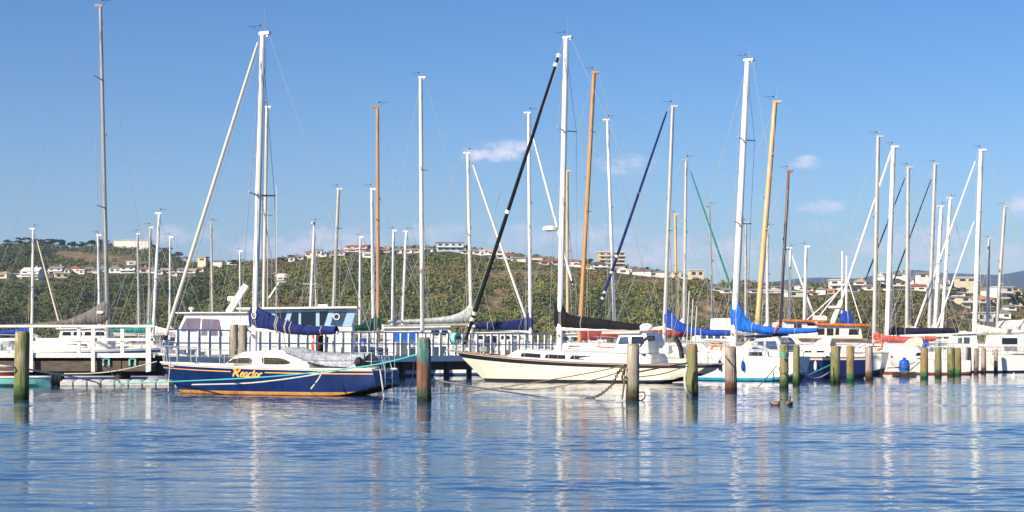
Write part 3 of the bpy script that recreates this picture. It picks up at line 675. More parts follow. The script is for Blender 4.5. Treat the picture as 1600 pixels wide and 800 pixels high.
# davit and goalpost curves aft
for pts in ([(1022, 528), (1010, 530), (1003, 540), (1004, 552), (1010, 557)], [(1055, 528), (1062, 540), (1066, 560)]):
    mb = MB(); mb.tube(catmull([b.plane(px, py, .9) for px, py in pts]), .13, 7); mb.build('fender_hoop', BLACKP, b.root, smooth=True)
mb = MB(); q = b.plane(1040, 548)
for k in range(3): mb.box(q + b.d * (k - 1) * .8 + Vector((0, 0, .05 * k)), (.55, .5, .42), R(150), bev=.06)
mb.build('deck_locker', WHITE, b.root)
mb = MB()
for px in (1072, 1078, 1084): mb.tube([b.plane(px, 560, .6), b.plane(px + 5, 455 + (px - 1072) * 2, .6)], .035, 5)
mb.build('stern_pole', SPAR_S, b.root); b.rails(n=10)
mb = MB(); mb.box(b.W(5.9, 0, 1.75), (.5, .4, .3), R(150), bev=.05); mb.build('anchor_winch', GREYH, b.root)
mb = MB(); mb.tube([b.W(7.3, 0, 1.6), b.W(8.4, 0, 1.72)], .07, 6); mb.build('bow_roller', GREYH, b.root)

# ---- generic sailing boats, one entry each
def sail(label, top, bot, wpx, m, Y, bow, L=None, B=None, mf=.42, hull=WHITE, boot=BLUEB, anti=DARKB, spr=None, furl=None, cover=None, auto=None, wm_=WIRE, ang=8, hullbands=None, cabin=True, rails=True, fb=1.9, fs=1.55, head=True, rake=None, r=.009, mats=None):
    ht = H + (HZ - top[1]) / F * Y; L = L or max(6.5, min(13.5, .62 * ht + .6)); B = B or (1.1 + .21 * L)
    sl_ = (bot[0] - top[0]) / (bot[1] - top[1]); pxf = top[0] + sl_ * (HZ - top[1]); a = ang if bow == 'R' else 180 - ang
    bt = Boat('sailing_yacht', label, 'sailboat', G_S, at(pxf, HZ, Y), a, L, B, mf)
    bt.hull(fb, fs, mats=mats or [hull, boot, anti], bands=hullbands, rail=TEAKW if hash_(label) % 3 == 0 else None)
    if cabin: bt.cabin(-.16 * L, .24 * L, .55 + .02 * (L - 7), B * .62, wins=2 + hash_(label) % 2)
    bt.mast(top, bot, wpx, m, spr=spr if spr is not None else [lerp(top[1], HZ, .48)], zfoot=fs + .3, head=head)
    if wm_ is WIRE and hash_(label) % 3 == 1: wm_ = WIRE_Y
    bt.wires(wm_, fore=True, r=r * (1.15 if Y < 120 else 1.6))
    if furl: bt.furl(*furl)
    if cover: bt.cover(*cover[:2], **(cover[2] if len(cover) > 2 else {}))
    if auto:
        px0 = proj(bt.W(bt.mx, 0, 2))[0]; dirn = -1 if bow == 'R' else 1; pxl = .40 * L * F / Y
        zb = lambda z: HZ - (z - H) * F / Y
        bt.cover([(px0, zb(4.2), zb(3.0)), (px0 + dirn * pxl * .10, zb(3.75), zb(2.98)), (px0 + dirn * pxl * .5, zb(3.4), zb(3.02)), (px0 + dirn * pxl, zb(3.3), zb(3.1))], auto, .3)
        bm_ = MB(); bm_.tube([bt.plane(px0, zb(2.95)), bt.plane(px0 + dirn * pxl * 1.04, zb(3.04))], .06, 6); bm_.build('boom', SPAR_S, bt.root, smooth=True)
    if rails: bt.rails(n=6)
    hsh = hash_(label); zc = bt.zs(.4) + .5
    if cabin and hsh % 4 != 1:                        # spray hood over the companionway
        fm = (F_WHITE, F_NAVY, F_ROYAL, F_CREAM, F_PALE)[hsh % 5]; xa = -.16 * L; w_ = B * .30; mb = MB()
        mb.loft([[bt.W(xa + dx, w_ * k * math.cos(t_), zc - .1 + hh * math.sin(t_)) for t_ in [math.pi * i / 8 for i in range(9)]] for dx, k, hh in ((-.7, 1.0, .62), (-.25, 1.0, .66), (.25, .98, .5), (.62, .95, .12))], closed=False, caps=False)
        mb.build('spray_hood', fm, bt.root, smooth=True)
    for k in range(2 + hsh % 3):                      # fenders over the side
        q = .25 + .17 * k + .03 * (hsh % 4); p_ = bt.hpt(q, bt.zs(q) * .62, bt.side) + bt.n * bt.side * .11; mb = MB(); mb.sphere(p_, (.10, .10, .30), 8, 7); mb.tube([p_, p_ + Vector((0, 0, bt.zs(q) * .38 + .5)) - bt.n * bt.side * .1], .012, 4)
        mb.build('fender', (WHITE, F_ROYAL, F_NAVY)[(hsh + k) % 3], bt.root, smooth=True)
    for x_ in (.30, .12):
        mb = MB(); q = x_ + .5; mb.box(bt.W(x_ * L, 0, bt.zs(q) + (.10 if x_ > .25 else .62)), (.5, .5, .07), math.atan2(bt.d.y, bt.d.x), bev=.02); mb.build('hatch', GLASSB, bt.root)
    for y_ in (-1, 1):
        mb = MB(); p_ = bt.W(-.30 * L, y_ * bt.hb(.2) * .72, bt.zs(.2)); mb.tube([p_, p_ + Vector((0, 0, .10)), p_ + Vector((0, 0, .3)), p_ + Vector((0, 0, .32))], [.13, .11, .10, .06], 8); mb.build('winch', STEEL, bt.root, smooth=True)
    if hsh % 3 == 0:
        p_ = bt.W(-.47 * L, bt.side * bt.hb(.04) * .8, bt.zs(0) + .5); mb = MB(); mb.tube([p_ + bt.d * .3 * math.cos(k * math.pi / 7) + Vector((0, 0, .3 * math.sin(k * math.pi / 7))) for k in range(12)], .07, 6); mb.build('horseshoe_buoy', (ORANGEP, F_WHITE, YELP)[hsh % 2], bt.root, smooth=True)
    return bt
def hash_(s_): return sum((i + 3) * ord(c) for i, c in enumerate(s_))

b = sail('large yacht with tall bare grey mast and grey mainsail cover behind the white railing', (157, 10), (168, 500), 8.5, SPAR_G, 94.5, 'R', L=11.0, mf=.28, ang=1, spr=(325, 125), boot=BLUEB, fb=1.85, fs=1.7,
     hullbands=[('r', 1, 0), ('r', .93, 1), ('r', .86, 0), ('r', .5, 0), ('r', .3, 0), ('z', .18, 1), ('z', .05, 2), ('z', -.15, 2), ('z', -.55, 2)], mats=[WHITE, BLUEB, DARKB],
     cover=([(169, 464, 502), (162, 470, 504), (150, 478, 507), (138, 485, 508.5), (126, 491, 509), (112, 497, 510), (92, 501, 511), (60, 504, 512), (36, 506, 512)], F_GREY, dict(thick=.45)))
mb = MB(); q = b.plane(158, 488) + b.n * b.side * .26; mb.loft([[q + b.d * .20 * math.cos(k * math.pi / 5) + Vector((0, 0, .09 * math.sin(k * math.pi / 5))) + b.n * b.side * o_ for k in range(10)] for o_ in (0, .03)]); mb.build('sail_badge', PALEL, b.root)
sail('white masted boat at far left with a slack cream jib stay, behind the jetty rail', (52, 358), (50, 505), 5, SPAR_W, 141, 'R', auto=F_ROYAL, furl=((58, 376), (92, 503), 4, SPAR_C))
sail('yacht with short white mast just left of the tall grey mast', (153.5, 368), (155, 475), 5.5, SPAR_W, 150, 'L', auto=F_WHITE)
sail('yacht with slim grey mast with a folded maroon cover at its foot', (215, 366), (217, 505), 4.5, SPAR_S, 143, 'L', auto=F_MAROON)
sail('yacht with thin silver mast standing close beside the thicker leaning white one', (235, 356), (232, 507), 4, SPAR_S, 134, 'L', auto=F_WHITE)
sail('yacht with white mast leaning slightly right above a teal cover', (249, 334), (240, 507), 6, SPAR_W, 127, 'R', auto=F_TEAL)
sail('yacht with thin white mast right of the teal covered boat', (266, 371), (265, 505), 4, SPAR_W, 156, 'L', auto=F_CREAM)
sail('cream masted yacht directly behind the navy yacht, its mast close to the big white one', (417, 168), (412, 480), 7, SPAR_C, 112, 'L', L=9.3, spr=(336,), auto=F_NAVY)
sail('yacht with thin mast rising behind the white cabin cruiser', (330, 349), (332, 480), 4.5, SPAR_S, 147, 'R', auto=F_WHITE)
sail('yacht with small mast between the long furled jib and the big white mast', (375, 393), (375, 480), 3.5, SPAR_W, 171, 'L', auto=F_CREAM)
sail('yacht with white mast and a stay splayed to its right, over the light blue wheelhouse', (491, 349), (485, 482), 5, SPAR_W, 140, 'R', furl=((491, 352), (494, 484), 3.5, SPAR_C), auto=F_WHITE, L=7.5, ang=60)
sail('yacht with pale grey mast with a spar across it above the light blue wheelhouse', (529, 296), (521, 480), 6.5, SPAR_S, 131, 'L', spr=(357,), auto=F_CREAM)
sail('yacht with very thin mast left of the white one by the orange mast', (563, 371), (562, 497), 4.5, SPAR_W, 168, 'L', auto=F_PALE)
sail('yacht with white mast close on the left of the first orange varnished mast', (581, 296), (583, 495), 6, SPAR_W, 126, 'L', auto=F_PALE)
b = sail('yacht with first orange varnished mast from the left and dark green cover at its foot', (590, 168), (591, 545), 8, SPAR_O, 106, 'R', L=10.5, spr=(345,),
     cover=([(596, 488, 515), (590, 488, 516), (583, 496, 517), (574, 503, 517), (560, 508, 517), (548, 510, 517)], F_GREEN))
sail('yacht with thin white mast just right of the first orange mast', (615, 361), (613, 500), 5, SPAR_W, 152, 'L', auto=F_ROYAL)
sail('yacht with slightly leaning white mast with a short bracket, left of the tall white one', (635, 362), (629, 497), 5.5, SPAR_W, 159, 'R', auto=F_WHITE)
b = sail('tall white masted yacht behind the turquoise topped pile', (657, 122), (660, 525), 9, SPAR_W, 112, 'L', L=9.3, spr=(265,))
b = sail('white masted yacht with long pale grey mainsail cover, white jib furled to the right', (731, 240), (736, 500), 7.5, SPAR_W, 121, 'R', L=11.5, spr=(368,), mf=.40, furl=((739, 258), (828, 515), 5, SPAR_W),
     cover=([(738, 468, 500), (731, 478, 501), (724, 485, 502), (714, 490, 503), (700, 494, 504), (670, 497, 505), (640, 499, 505), (606, 500, 505)], F_PALE, dict(boom=((738, 507), (600, 509), .08, SPAR_S))))
b = sail('white masted yacht with a navy cover rolled to the left, beyond the black furled jib', (826, 177), (829, 530), 8, SPAR_W, 117.5, 'R', L=8.8, spr=(355,), mf=.36, furl=((831, 207), (905, 482), 5.5, SPAR_W),
     cover=([(833, 487, 516), (826, 487, 516), (820, 497, 516), (800, 501, 517), (780, 503, 516), (755, 504, 514), (742, 505, 513)], F_NAVY, dict(boom=((826, 519), (731, 509), .09, SPAR_W))))
b = sail('yacht with orange mast and long maroon mainsail cover right of the cream yacht', (928, 114), (908, 490), 10, SPAR_O, 111, 'L', L=10.8, spr=(330, 205),
     cover=([(908, 508, 532), (914, 512, 531), (922, 517, 530), (960, 516, 530), (1000, 516, 529), (1040, 515, 527), (1075, 515, 526), (1086, 516, 524)], F_MAROON, dict(thick=.5)))
sail('yacht with yellow varnished mast rising right behind the cream yacht\'s white mast', (886, 268), (887, 490), 7.5, SPAR_Y, 138, 'L', spr=(392,), auto=F_CREAM)
sail('yacht with left tilted white mast and side brackets, right of the maroon covered yacht', (949, 188), (960, 500), 7.5, SPAR_W, 126, 'R', spr=(412,), L=9, auto=F_WHITE)
sail('yacht with grey white mast with navy furled jib and royal blue cover sweeping right', (1051, 167), (1039, 490), 8.5, SPAR_S, 104.5, 'L', L=10.4, mf=.41, spr=(360,), furl=((1042, 174), (930, 500), 6, F_NAVY, [(.72, ROPE_W), (.8, ROPE_W), (.9, ROPE_W), (.93, ROPE_W)]),
     cover=([(1038, 480, 510), (1043, 481, 512), (1052, 492, 515), (1064, 503, 519), (1080, 511, 523), (1100, 514, 524), (1130, 515, 525), (1152, 516, 524)], F_ROYAL))
sail('yacht with thin yellow wooden mast right of the grey white one', (1055, 336), (1057, 490), 5, SPAR_Y, 148, 'L', auto=F_CREAM)
sail('yacht with dark edged silver mast with a teal furled jib running down to the right', (1072, 251), (1069, 500), 6, SPAR_S, 123, 'R', mf=.42, L=10.5, furl=((1079, 268), (1164, 512), 4, F_TEAL), auto=F_WHITE, spr=(345,))
sail('yacht with thin weathered mast between the teal jib and the big white mast', (1108, 323), (1113, 470), 4, SPAR_G, 152, 'R', auto=F_ROYAL)
b = sail('white yacht with thick white mast and bright blue mainsail cover tied with red band', (1168, 95), (1148, 500), 14.5, SPAR_W, 92, 'L', L=8.4, B=3.0, ang=34, mf=.50, fb=1.65, fs=1.35, spr=(220, 350), boot=CYANB, anti=DARKB, cabin=True,
     hullbands=[('r', 1, 0), ('r', .8, 0), ('r', .55, 0), ('r', .3, 0), ('z', .20, 1), ('z', .05, 2), ('z', -.15, 2), ('z', -.55, 2)])
b.cover([(1144, 468, 514), (1149, 467, 516), (1154, 470, 517), (1158, 482, 518), (1166, 496, 519), (1180, 506, 520), (1200, 510, 522), (1225, 512, 522), (1250, 512, 521), (1278, 512, 519)], F_BLUE, .42)
mb = MB()
for k in range(13):
    pass
a_, c_ = b.plane(1212, 509), b.plane(1218, 523); mb.tube([(lerp(a_, c_, .5) + b.n * .25 * math.sin(k * math.pi / 6) + Vector((0, 0, .27 * math.cos(k * math.pi / 6))) + b.d * (-.1 * math.cos(k * math.pi / 6))) for k in range(13)], .05, 5); mb.build('sail_tie', REDP, b.root)
b.extr('spray_hood', [(1168, 550), (1172, 538, .95), (1180, 528, .85), (1213, 527, .85), (1219, 535, .92), (1220, 550)], 2.0, F_SILV)
b.panel('hood_window', [(1174, 545, .97), (1178, 534, .9), (1192, 533, .9), (1193, 546, .97)], 2.0, GLASSB); b.panel('hood_window', [(1196, 546, .97), (1196, 533, .9), (1211, 533, .9), (1215, 546, .97)], 2.0, GLASSB)
mb = MB(); mb.beam(b.plane(1176, 526), b.plane(1220, 523), 2.0, .10); mb.build('awning', F_NAVY, b.root)
mb = MB(); q = b.plane(1120, 548, .8); mb.tube([q + b.d * .33 * math.cos(k * math.pi / 8) + Vector((0, 0, .33 * math.sin(k * math.pi / 8))) for k in range(17)], .09, 6); mb.build('lifebuoy', ORANGEP, b.root, smooth=True)
sail('yacht with slim white mast right of the thick one with bright blue cover', (1165, 349), (1165, 470), 4.5, SPAR_S, 158, 'L', auto=F_CREAM)
b = sail('navy hulled yacht with a thick yellow wooden mast leaning right', (1211, 160), (1184, 500), 12, SPAR_Y, 100, 'L', L=11.5, ang=6, fb=1.5, fs=1.25, spr=(243, 360), hull=NAVY2, boot=NAVY2, anti=DARKB, auto=None,
     hullbands=[('r', 1, 3), ('r', .9, 0), ('r', .55, 0), ('r', .3, 0), ('z', .18, 1), ('z', .05, 2), ('z', -.15, 2), ('z', -.55, 2)], mats=[NAVY2, NAVY2, DARKB, IVORY])
b.extr('deck_house', [(1250, 556), (1254, 547, .97), (1262, 541, .9), (1330, 541, .9), (1336, 556)], 1.9, WHITE)
b.panel('window', [(1256, 551, .97), (1268, 551, .97), (1268, 548, .96), (1258, 548, .96)], 1.9, GLASS); b.panel('window', [(1276, 551, .97), (1288, 551, .97), (1288, 548, .96), (1276, 548, .96)], 1.9, GLASS)
sail('yacht with plain white mast just right of the thick yellow mast', (1199, 357), (1199, 500), 6.5, SPAR_W, 137, 'R', auto=F_WHITE)
b = sail('white yacht with dark brown mast and a raked grey stern behind the row of piles', (1232, 268), (1220, 495), 7, SPAR_B, 113, 'L', L=12.4, ang=22, spr=(390,), boot=DARKB, mats=[WHITE, DARKB, DARKB], fb=1.7, fs=1.5)
sail('yacht with white mast and white jib stay slanting right, above the orange roofed launch', (1235, 388), (1233, 490), 5.5, SPAR_W, 163, 'R', furl=((1234, 390), (1270, 488), 5, SPAR_W), L=8, auto=F_WHITE)
sail('yacht with white mast between the slanting stay and the orange roofed launch\'s arch', (1259.5, 386), (1257, 490), 6, SPAR_W, 146, 'L', auto=F_CREAM)
b = sail('yacht with grey white mast with faded red mainsail cover, hull with red waterline', (1372, 214), (1366, 515), 8, SPAR_S, 119.5, 'L', L=11, spr=(372, ), boot=REDB, anti=REDB,
     cover=([(1364, 515, 533), (1370, 517, 534), (1380, 523, 534), (1400, 525, 535), (1425, 526, 534), (1450, 525, 533), (1462, 525, 532)], F_RED, dict(thick=.45)))
b = sail('white masted yacht with midnight blue cover over a long white boom', (1396, 230), (1386, 525), 9.5, SPAR_W, 129.8, 'L', L=11, mf=.44, spr=(332,), furl=((1393, 234), (1303, 505), 6, SPAR_W),
     cover=([(1388, 512, 524), (1395, 511, 524), (1420, 512, 523), (1450, 512, 522), (1480, 512, 521), (1497, 513, 520)], F_DARK, dict(thick=.5, boom=((1386, 526), (1503, 523), .16, WHITE))))
sail('yacht with silver mast and navy jib furled to the left, by the midnight blue cover', (1419, 262), (1417, 510), 7.5, SPAR_S, 140, 'L', mf=.42, L=8.5, spr=(352,), furl=((1414, 278), (1338, 474), 4, F_NAVY), auto=F_CREAM)
sail('yacht with grey mast and thin black jib furled left, in the right hand cluster', (1461, 257), (1452, 512), 7.5, SPAR_S, 146, 'L', mf=.42, L=9.6, spr=(352,), furl=((1455, 280), (1388, 462), 3.8, F_BLACK), auto=F_WHITE)
sail('yacht with thick short white mast with rounded cap in the right hand cluster', (1471, 323), (1461, 512), 8, SPAR_W, 154, 'R', auto=F_WHITE)
sail('yacht with white mast and tapered top right of the thick short one', (1485, 310), (1472, 512), 7, SPAR_W, 168, 'R', auto=F_CREAM)
b = sail('yacht with tall white mast near the right edge and two white furled jibs', (1533, 235), (1523, 515), 9.5, SPAR_W, 133.5, 'L', L=11.5, mf=.44, spr=(330, 440), furl=((1524, 252), (1434, 500), 5.5, SPAR_W), auto=F_WHITE)
b.furl((1522, 346), (1473, 485), 4.5, SPAR_W)
sail('yacht with short grey white mast just left of the last mast on the right', (1545, 374), (1543, 500), 6, SPAR_S, 174, 'L', auto=F_CREAM)
sail('yacht with grey mast leaning right, last on the right, with a bulky white cover', (1570, 324), (1556, 525), 7, SPAR_S, 141, 'L', L=7.2, mf=.37, spr=(445,),
     cover=([(1558, 502, 518), (1570, 500, 519), (1585, 500, 519), (1600, 499, 520), (1625, 500, 519), (1650, 503, 516)], F_WHITE, dict(thick=.7, boom=((1556, 521), (1655, 522), .09, BLACKP))))

# ---- motor boats
def motor(label, foot, ang, L, B, fb, fs, mats, group='motor boats between the yachts', mf=.5):
    bt = Boat('motor_boat', label, 'motor boat', group, foot, ang, L, B, mf); bt.hull(fb, fs, sag=.05, tw=.88, ob=1.2, os_=0, rise=.1, fl=.55, mats=mats, rail=None); return bt
b = motor('white cabin cruiser with purple curtains in its side windows', at(352, HZ, 92), 177, 7.6, 2.9, 1.55, 1.25, [WHITE, NAVY2, DARKB])
b.extr('cabin', [(270, 546), (276, 520, .98), (288, 491, .86), (345, 489, .84), (392, 490, .84), (392, 506, .9), (372, 512, .92), (368, 546)], 2.5, WHITE)
b.panel('window', [(283, 512, .96), (290, 497, .90), (312, 497, .90), (311, 518, .97), (283, 518, .97)], 2.5, CURTAIN); b.panel('window', [(315, 498, .90), (341, 499, .90), (347, 524, .98), (314, 524, .98)], 2.5, CURTAIN)
mb = MB(); mb.beam(b.plane(283, 489.5), b.plane(394, 489), 2.5, .07); mb.build('cabin_roof', WHITE, b.root)
mb = MB(); q = b.plane(299, 485); mb.tube([q - Vector((0, 0, .15)), q + Vector((0, 0, .05))], .06, 6); mb.sphere(q + Vector((0, 0, .1)), (.17, .17, .1)); mb.build('roof_lamp', WHITE, b.root, smooth=True)
mb = MB(); mb.beam(b.plane(357, 488), b.plane(385, 445), .35, .32); mb.build('radar_mast', WHITE, b.root)
mb = MB(); mb.box(b.plane(362, 467), (.42, .42, .30), bev=.06); mb.build('radome', WHITE, b.root, smooth=True)
b.rails(n=5)
b = motor('wheelhouse launch with light blue window frames and dark side windows', at(440, HZ, 100.5), 2, 8.8, 3.0, 1.5, 1.2, [WHITE, LBLUE, DARKB])
b.extr('wheelhouse', [(388, 510.5, .955), (390, 484, .9), (535, 483, .9), (556, 484, .88), (549, 510.5, .955)], 2.6, LBLUE)
b.extr('cabin_side', [(385, 552), (388, 511, .975), (550, 511, .975), (552, 552)], 2.6, WHITE)
for wp in ([(430, 507), (430, 489), (448, 488), (442, 507)], [(451, 507), (456, 488), (466, 488), (466, 507)], [(470, 508), (470, 488), (493, 487), (493, 509)], [(499, 509), (499, 487), (513, 486), (506, 509)]):
    b.panel('window', [(x_, y_, lerp(.905, .96, (y_ - 484) / 30)) for x_, y_ in wp], 2.6, GLASS)
b.panel('windscreen', [(516, 508, .955), (522, 487, .91), (542, 487, .91), (534, 510, .955)], 2.6, GLASSB)
mb = MB(); mb.beam(b.plane(374, 483), b.plane(560, 481), 3.0, .12); mb.build('wheelhouse_roof', WHITE, b.root)
mb = MB(); q = b.plane(526, 495, 1.3) + b.n * b.side * -.05; mb.tube([q + b.d * .17 * math.cos(k * math.pi / 8) + Vector((0, 0, .17 * math.sin(k * math.pi / 8))) for k in range(17)], .04, 6); mb.build('clear_view_screen', WHITE, b.root, smooth=True)
mb = MB(); mb.tube([b.plane(432, 482), b.plane(432, 440)], .05, 6); mb.tube([b.plane(432, 440), b.plane(432, 290)], .022, 5); mb.tube([b.plane(418, 482), b.plane(418, 330)], .02, 5); mb.tube([b.plane(420, 466), b.plane(436, 441)], .03, 5); mb.tube([b.plane(432, 441), b.plane(448, 440)], .04, 5); mb.build('aerial_mast', SPAR_S, b.root)
mb = MB(); q = b.plane(442, 431); mb.loft([[q + Vector((.36 * k * math.cos(a * math.pi / 8), .36 * k * math.sin(a * math.pi / 8), z)) for a in range(16)] for z, k in ((-.12, .7), (-.1, 1), (.08, 1), (.13, .75))]); mb.build('radome', CREAM, b.root, smooth=True)
mb = MB(); mb.box(b.plane(505, 478), (.6, .5, .18), bev=.03); mb.build('roof_hatch', WHITE, b.root)
b = motor('white launch with bright blue side screens behind the turquoise topped pile', at(640, HZ, 116.0), 4, 5.6, 2.9, 1.5, 1.2, [WHITE, BLUEB, DARKB])
b.extr('cabin', [(598, 552), (600, 513, .9), (660, 512, .9), (700, 512, .9), (712, 527, .95), (712, 552)], 2.5, WHITE); b.panel('side_screen', [(612, 545, .98), (612, 520, .93), (654, 518, .93), (652, 540, .98)], 2.5, F_BLUE)
b.panel('window', [(672, 524, .94), (674, 516, .92), (686, 516, .92), (687, 524, .94)], 2.5, GLASS); b.panel('window', [(690, 524, .94), (690, 516, .92), (699, 516, .92), (703, 524, .94)], 2.5, GLASS)
mb = MB(); mb.beam(b.plane(596, 512.5), b.plane(703, 510.5), 2.7, .10); mb.build('cabin_roof', WHITE, b.root)
b = motor('white launch with bright orange wheelhouse roof and open dark windows', at(1290, HZ, 124.5), 3, 9.6, 3.1, 1.7, 1.4, [WHITE, DARKB, DARKB])
b.extr('wheelhouse', [(1214, 550), (1216, 503, .92), (1262, 504, .92), (1262, 509, .93), (1345, 510, .93), (1348, 530, .97), (1348, 550)], 2.6, WHITE)
for wp in ([(1240, 518), (1241, 506), (1252, 506), (1252, 518)], [(1278, 523), (1278, 513), (1288, 513), (1288, 523)], [(1292, 524), (1292, 513), (1302, 513), (1302, 524)], [(1305, 523), (1306, 513), (1311, 513), (1311, 523)], [(1326, 523), (1327, 514), (1342, 514), (1341, 523)]):
    b.panel('window', [(x_, y_, .965) for x_, y_ in wp], 2.6, GLASS)
for a_, c_, y1, y2 in ((1218, 1268, 501, 502), (1268, 1350, 507, 508.5)):
    mb = MB(); mb.beam(b.plane(a_, y1), b.plane(c_, y2), 2.9, .16); mb.build('roof', F_ORANGE, b.root)
mb = MB(); mb.box(b.plane(1281, 498), (1.0, .9, .45), bev=.12); mb.build('roof_locker', WHITE, b.root)
mb = MB(); mb.beam(b.plane(1298, 508), b.plane(1314, 470), .3, .28); mb.box(b.plane(1304, 480), (.9, .5, .2), bev=.05); mb.build('radar_arch', WHITE, b.root)
mb = MB(); mb.tube([b.plane(1322, 512), b.plane(1323, 400)], [.09, .06], 7); mb.build('mast', SPAR_W, b.root, smooth=True)
mb = MB(); mb.tube([b.plane(1315, 512), b.plane(1316, 392)], [.07, .05], 7); mb.build('mast', SPAR_W, b.root, smooth=True)
for a_, c_ in (((1323, 430), (1346, 505)), ((1322, 440), (1272, 505)), ((1316, 450), (1255, 505))):
    mb = MB(); mb.tube([b.plane(*a_), b.plane(*c_)], .045, 5); mb.build('stay', SPAR_W, b.root)
b.cover([(1313, 490, 512), (1318, 484, 512), (1326, 484, 512), (1334, 498, 512)], F_ROYAL, .5, name='steadying_sail')
mb = MB(); mb.beam(b.plane(1240, 529), b.plane(1348, 530), 3.1, .08); mb.build('rubbing_strake', F_ORANGE, b.root)
b = motor('white motor cruiser with two small square windows at the right end of the pile row', at(1520, HZ, 124.5), 176, 8.2, 2.9, 1.5, 1.3, [WHITE, NAVY2, DARKB])
b.extr('cabin', [(1486, 558), (1492, 526, .95), (1500, 522, .92), (1526, 521, .92), (1528, 545), (1528, 558)], 2.4, WHITE)
for wp in ([(1497, 536), (1497, 528), (1503, 528), (1503, 536)], [(1506, 537), (1506, 527), (1515, 527), (1515, 537)]): b.panel('window', [(x_, y_, .965) for x_, y_ in wp], 2.4, GLASSB)
mb = MB(); mb.beam(b.plane(1488, 522), b.plane(1530, 520), 2.6, .09); mb.build('cabin_roof', WHITE, b.root); b.rails(n=5)
b = motor('white motor cruiser cut by the right edge, with a dark grille under red blinds', at(1600, HZ, 128.6), 4, 7.6, 3.0, 1.45, 1.3, [WHITE, NAVY2, DARKB])
b.extr('cabin', [(1556, 553), (1558, 524, .92), (1640, 521, .92), (1650, 552)], 2.5, WHITE)
b.panel('window', [(1566, 538, .96), (1566, 528, .94), (1590, 528, .94), (1590, 538, .96)], 2.5, GLASS); b.panel('grille', [(1569, 548), (1569, 541, .97), (1589, 541, .97), (1589, 548)], 2.5, GREYH); b.rails(n=6)
b = motor('small white day boat among the piles right of the blue drum', at(1448, HZ, 114.6), 175, 5.6, 2.1, 1.2, 1.0, [WHITE, REDB, DARKB], )
b.extr('cabin', [(1425, 560), (1430, 549, .9), (1448, 546, .85), (1456, 558)], 1.5, WHITE); b.panel('window', [(1430, 556, .96), (1433, 551, .92), (1446, 550, .9), (1449, 556, .96)], 1.5, GLASS)

# ------------------------------------------------------------------ piles
def pile_mat(name, c1, c2, alg=(.035, .075, .02), top=None, zt_=1.9):
    m = bpy.data.materials.new(name); m.use_nodes = True; t = m.node_tree; p = t.nodes['Principled BSDF']; p.inputs['Roughness'].default_value = .85; p.inputs['Specular IOR Level'].default_value = .25
    g = nd(t, 'ShaderNodeNewGeometry'); sp = nd(t, 'ShaderNodeSeparateXYZ'); t.links.new(g.outputs['Position'], sp.inputs[0])
    def nn(sc, st, det=6):
        mp = nd(t, 'ShaderNodeMapping'); mp.inputs['Scale'].default_value = st; t.links.new(g.outputs['Position'], mp.inputs['Vector'])
        n_ = nd(t, 'ShaderNodeTexNoise'); n_.inputs['Scale'].default_value = sc; n_.inputs['Detail'].default_value = det; t.links.new(mp.outputs[0], n_.inputs['Vector']); return n_.outputs['Fac']
    grain = nn(9, (1.6, 1.6, .12)); blot = nn(1.6, (1, 1, .6)); fine = nn(14, (1, 1, .5))
    def mixc(f, a, b_):
        mx_ = nd(t, 'ShaderNodeMix', data_type='RGBA')
        t.links.new(f, mx_.inputs['Factor'])
        for k, i in ((a, 6), (b_, 7)):
            if isinstance(k, tuple): mx_.inputs[i].default_value = (*k, 1)
            else: t.links.new(k, mx_.inputs[i])
        return mx_.outputs[2]
    def step(x_, a, b_):
        r_ = nd(t, 'ShaderNodeMapRange', interpolation_type='SMOOTHSTEP'); r_.inputs[1].default_value = a; r_.inputs[2].default_value = b_; t.links.new(x_, r_.inputs[0]); return r_.outputs[0]
    c = mixc(step(blot, .42, .6), c1, c2)
    c = mixc(mth(t, 'MULTIPLY', step(grain, .5, .75), .65), c, tuple(q * .38 for q in c1))
    zz = mth(t, 'ADD', sp.outputs[2], mth(t, 'MULTIPLY', mth(t, 'SUBTRACT', fine, .5), .35))
    if top: c = mixc(step(mth(t, 'ADD', zz, mth(t, 'MULTIPLY', mth(t, 'SUBTRACT', blot, .5), 1.2)), zt_ * .62, zt_ * .72), c, top)
    c = mixc(step(zz, .62, .30), c, alg)
    c = mixc(step(zz, .26, .12), c, tuple(q * .3 for q in alg))
    c = mixc(mth(t, 'MULTIPLY', mth(t, 'MULTIPLY', step(zz, zt_ * .55, zt_ * .9), step(nn(3.2, (1.5, 1.5, .35)), .52, .66)), .6), c, (.46, .43, .38))
    t.links.new(c, p.inputs['Base Color'])
    bp = nd(t, 'ShaderNodeBump'); bp.inputs['Distance'].default_value = .05; t.links.new(grain, bp.inputs['Height']); t.links.new(bp.outputs[0], p.inputs['Normal'])
    return m
P_GREEN = pile_mat('pile_green_wood', (.23, .20, .10), (.14, .17, .06)); P_GREY = pile_mat('pile_grey_wood', (.36, .30, .24), (.24, .23, .17), (.07, .065, .035)); P_PINK = pile_mat('pile_bleached_wood', (.36, .29, .25), (.25, .19, .16), (.09, .045, .03))
P_OCHRE = pile_mat('pile_ochre_wood', (.30, .20, .08), (.20, .17, .07), (.03, .14, .05)); P_TURQ = pile_mat('pile_rusty_wood', (.15, .075, .05), (.22, .12, .075), (.035, .065, .04), top=(.06, .165, .15)); P_ORG = pile_mat('pile_streaked_wood', (.21, .20, .09), (.30, .165, .07), (.10, .10, .035))
PILE_TOP = mat('pile_end_grain', (.24, .19, .14), .9, var=.35, scale=9)
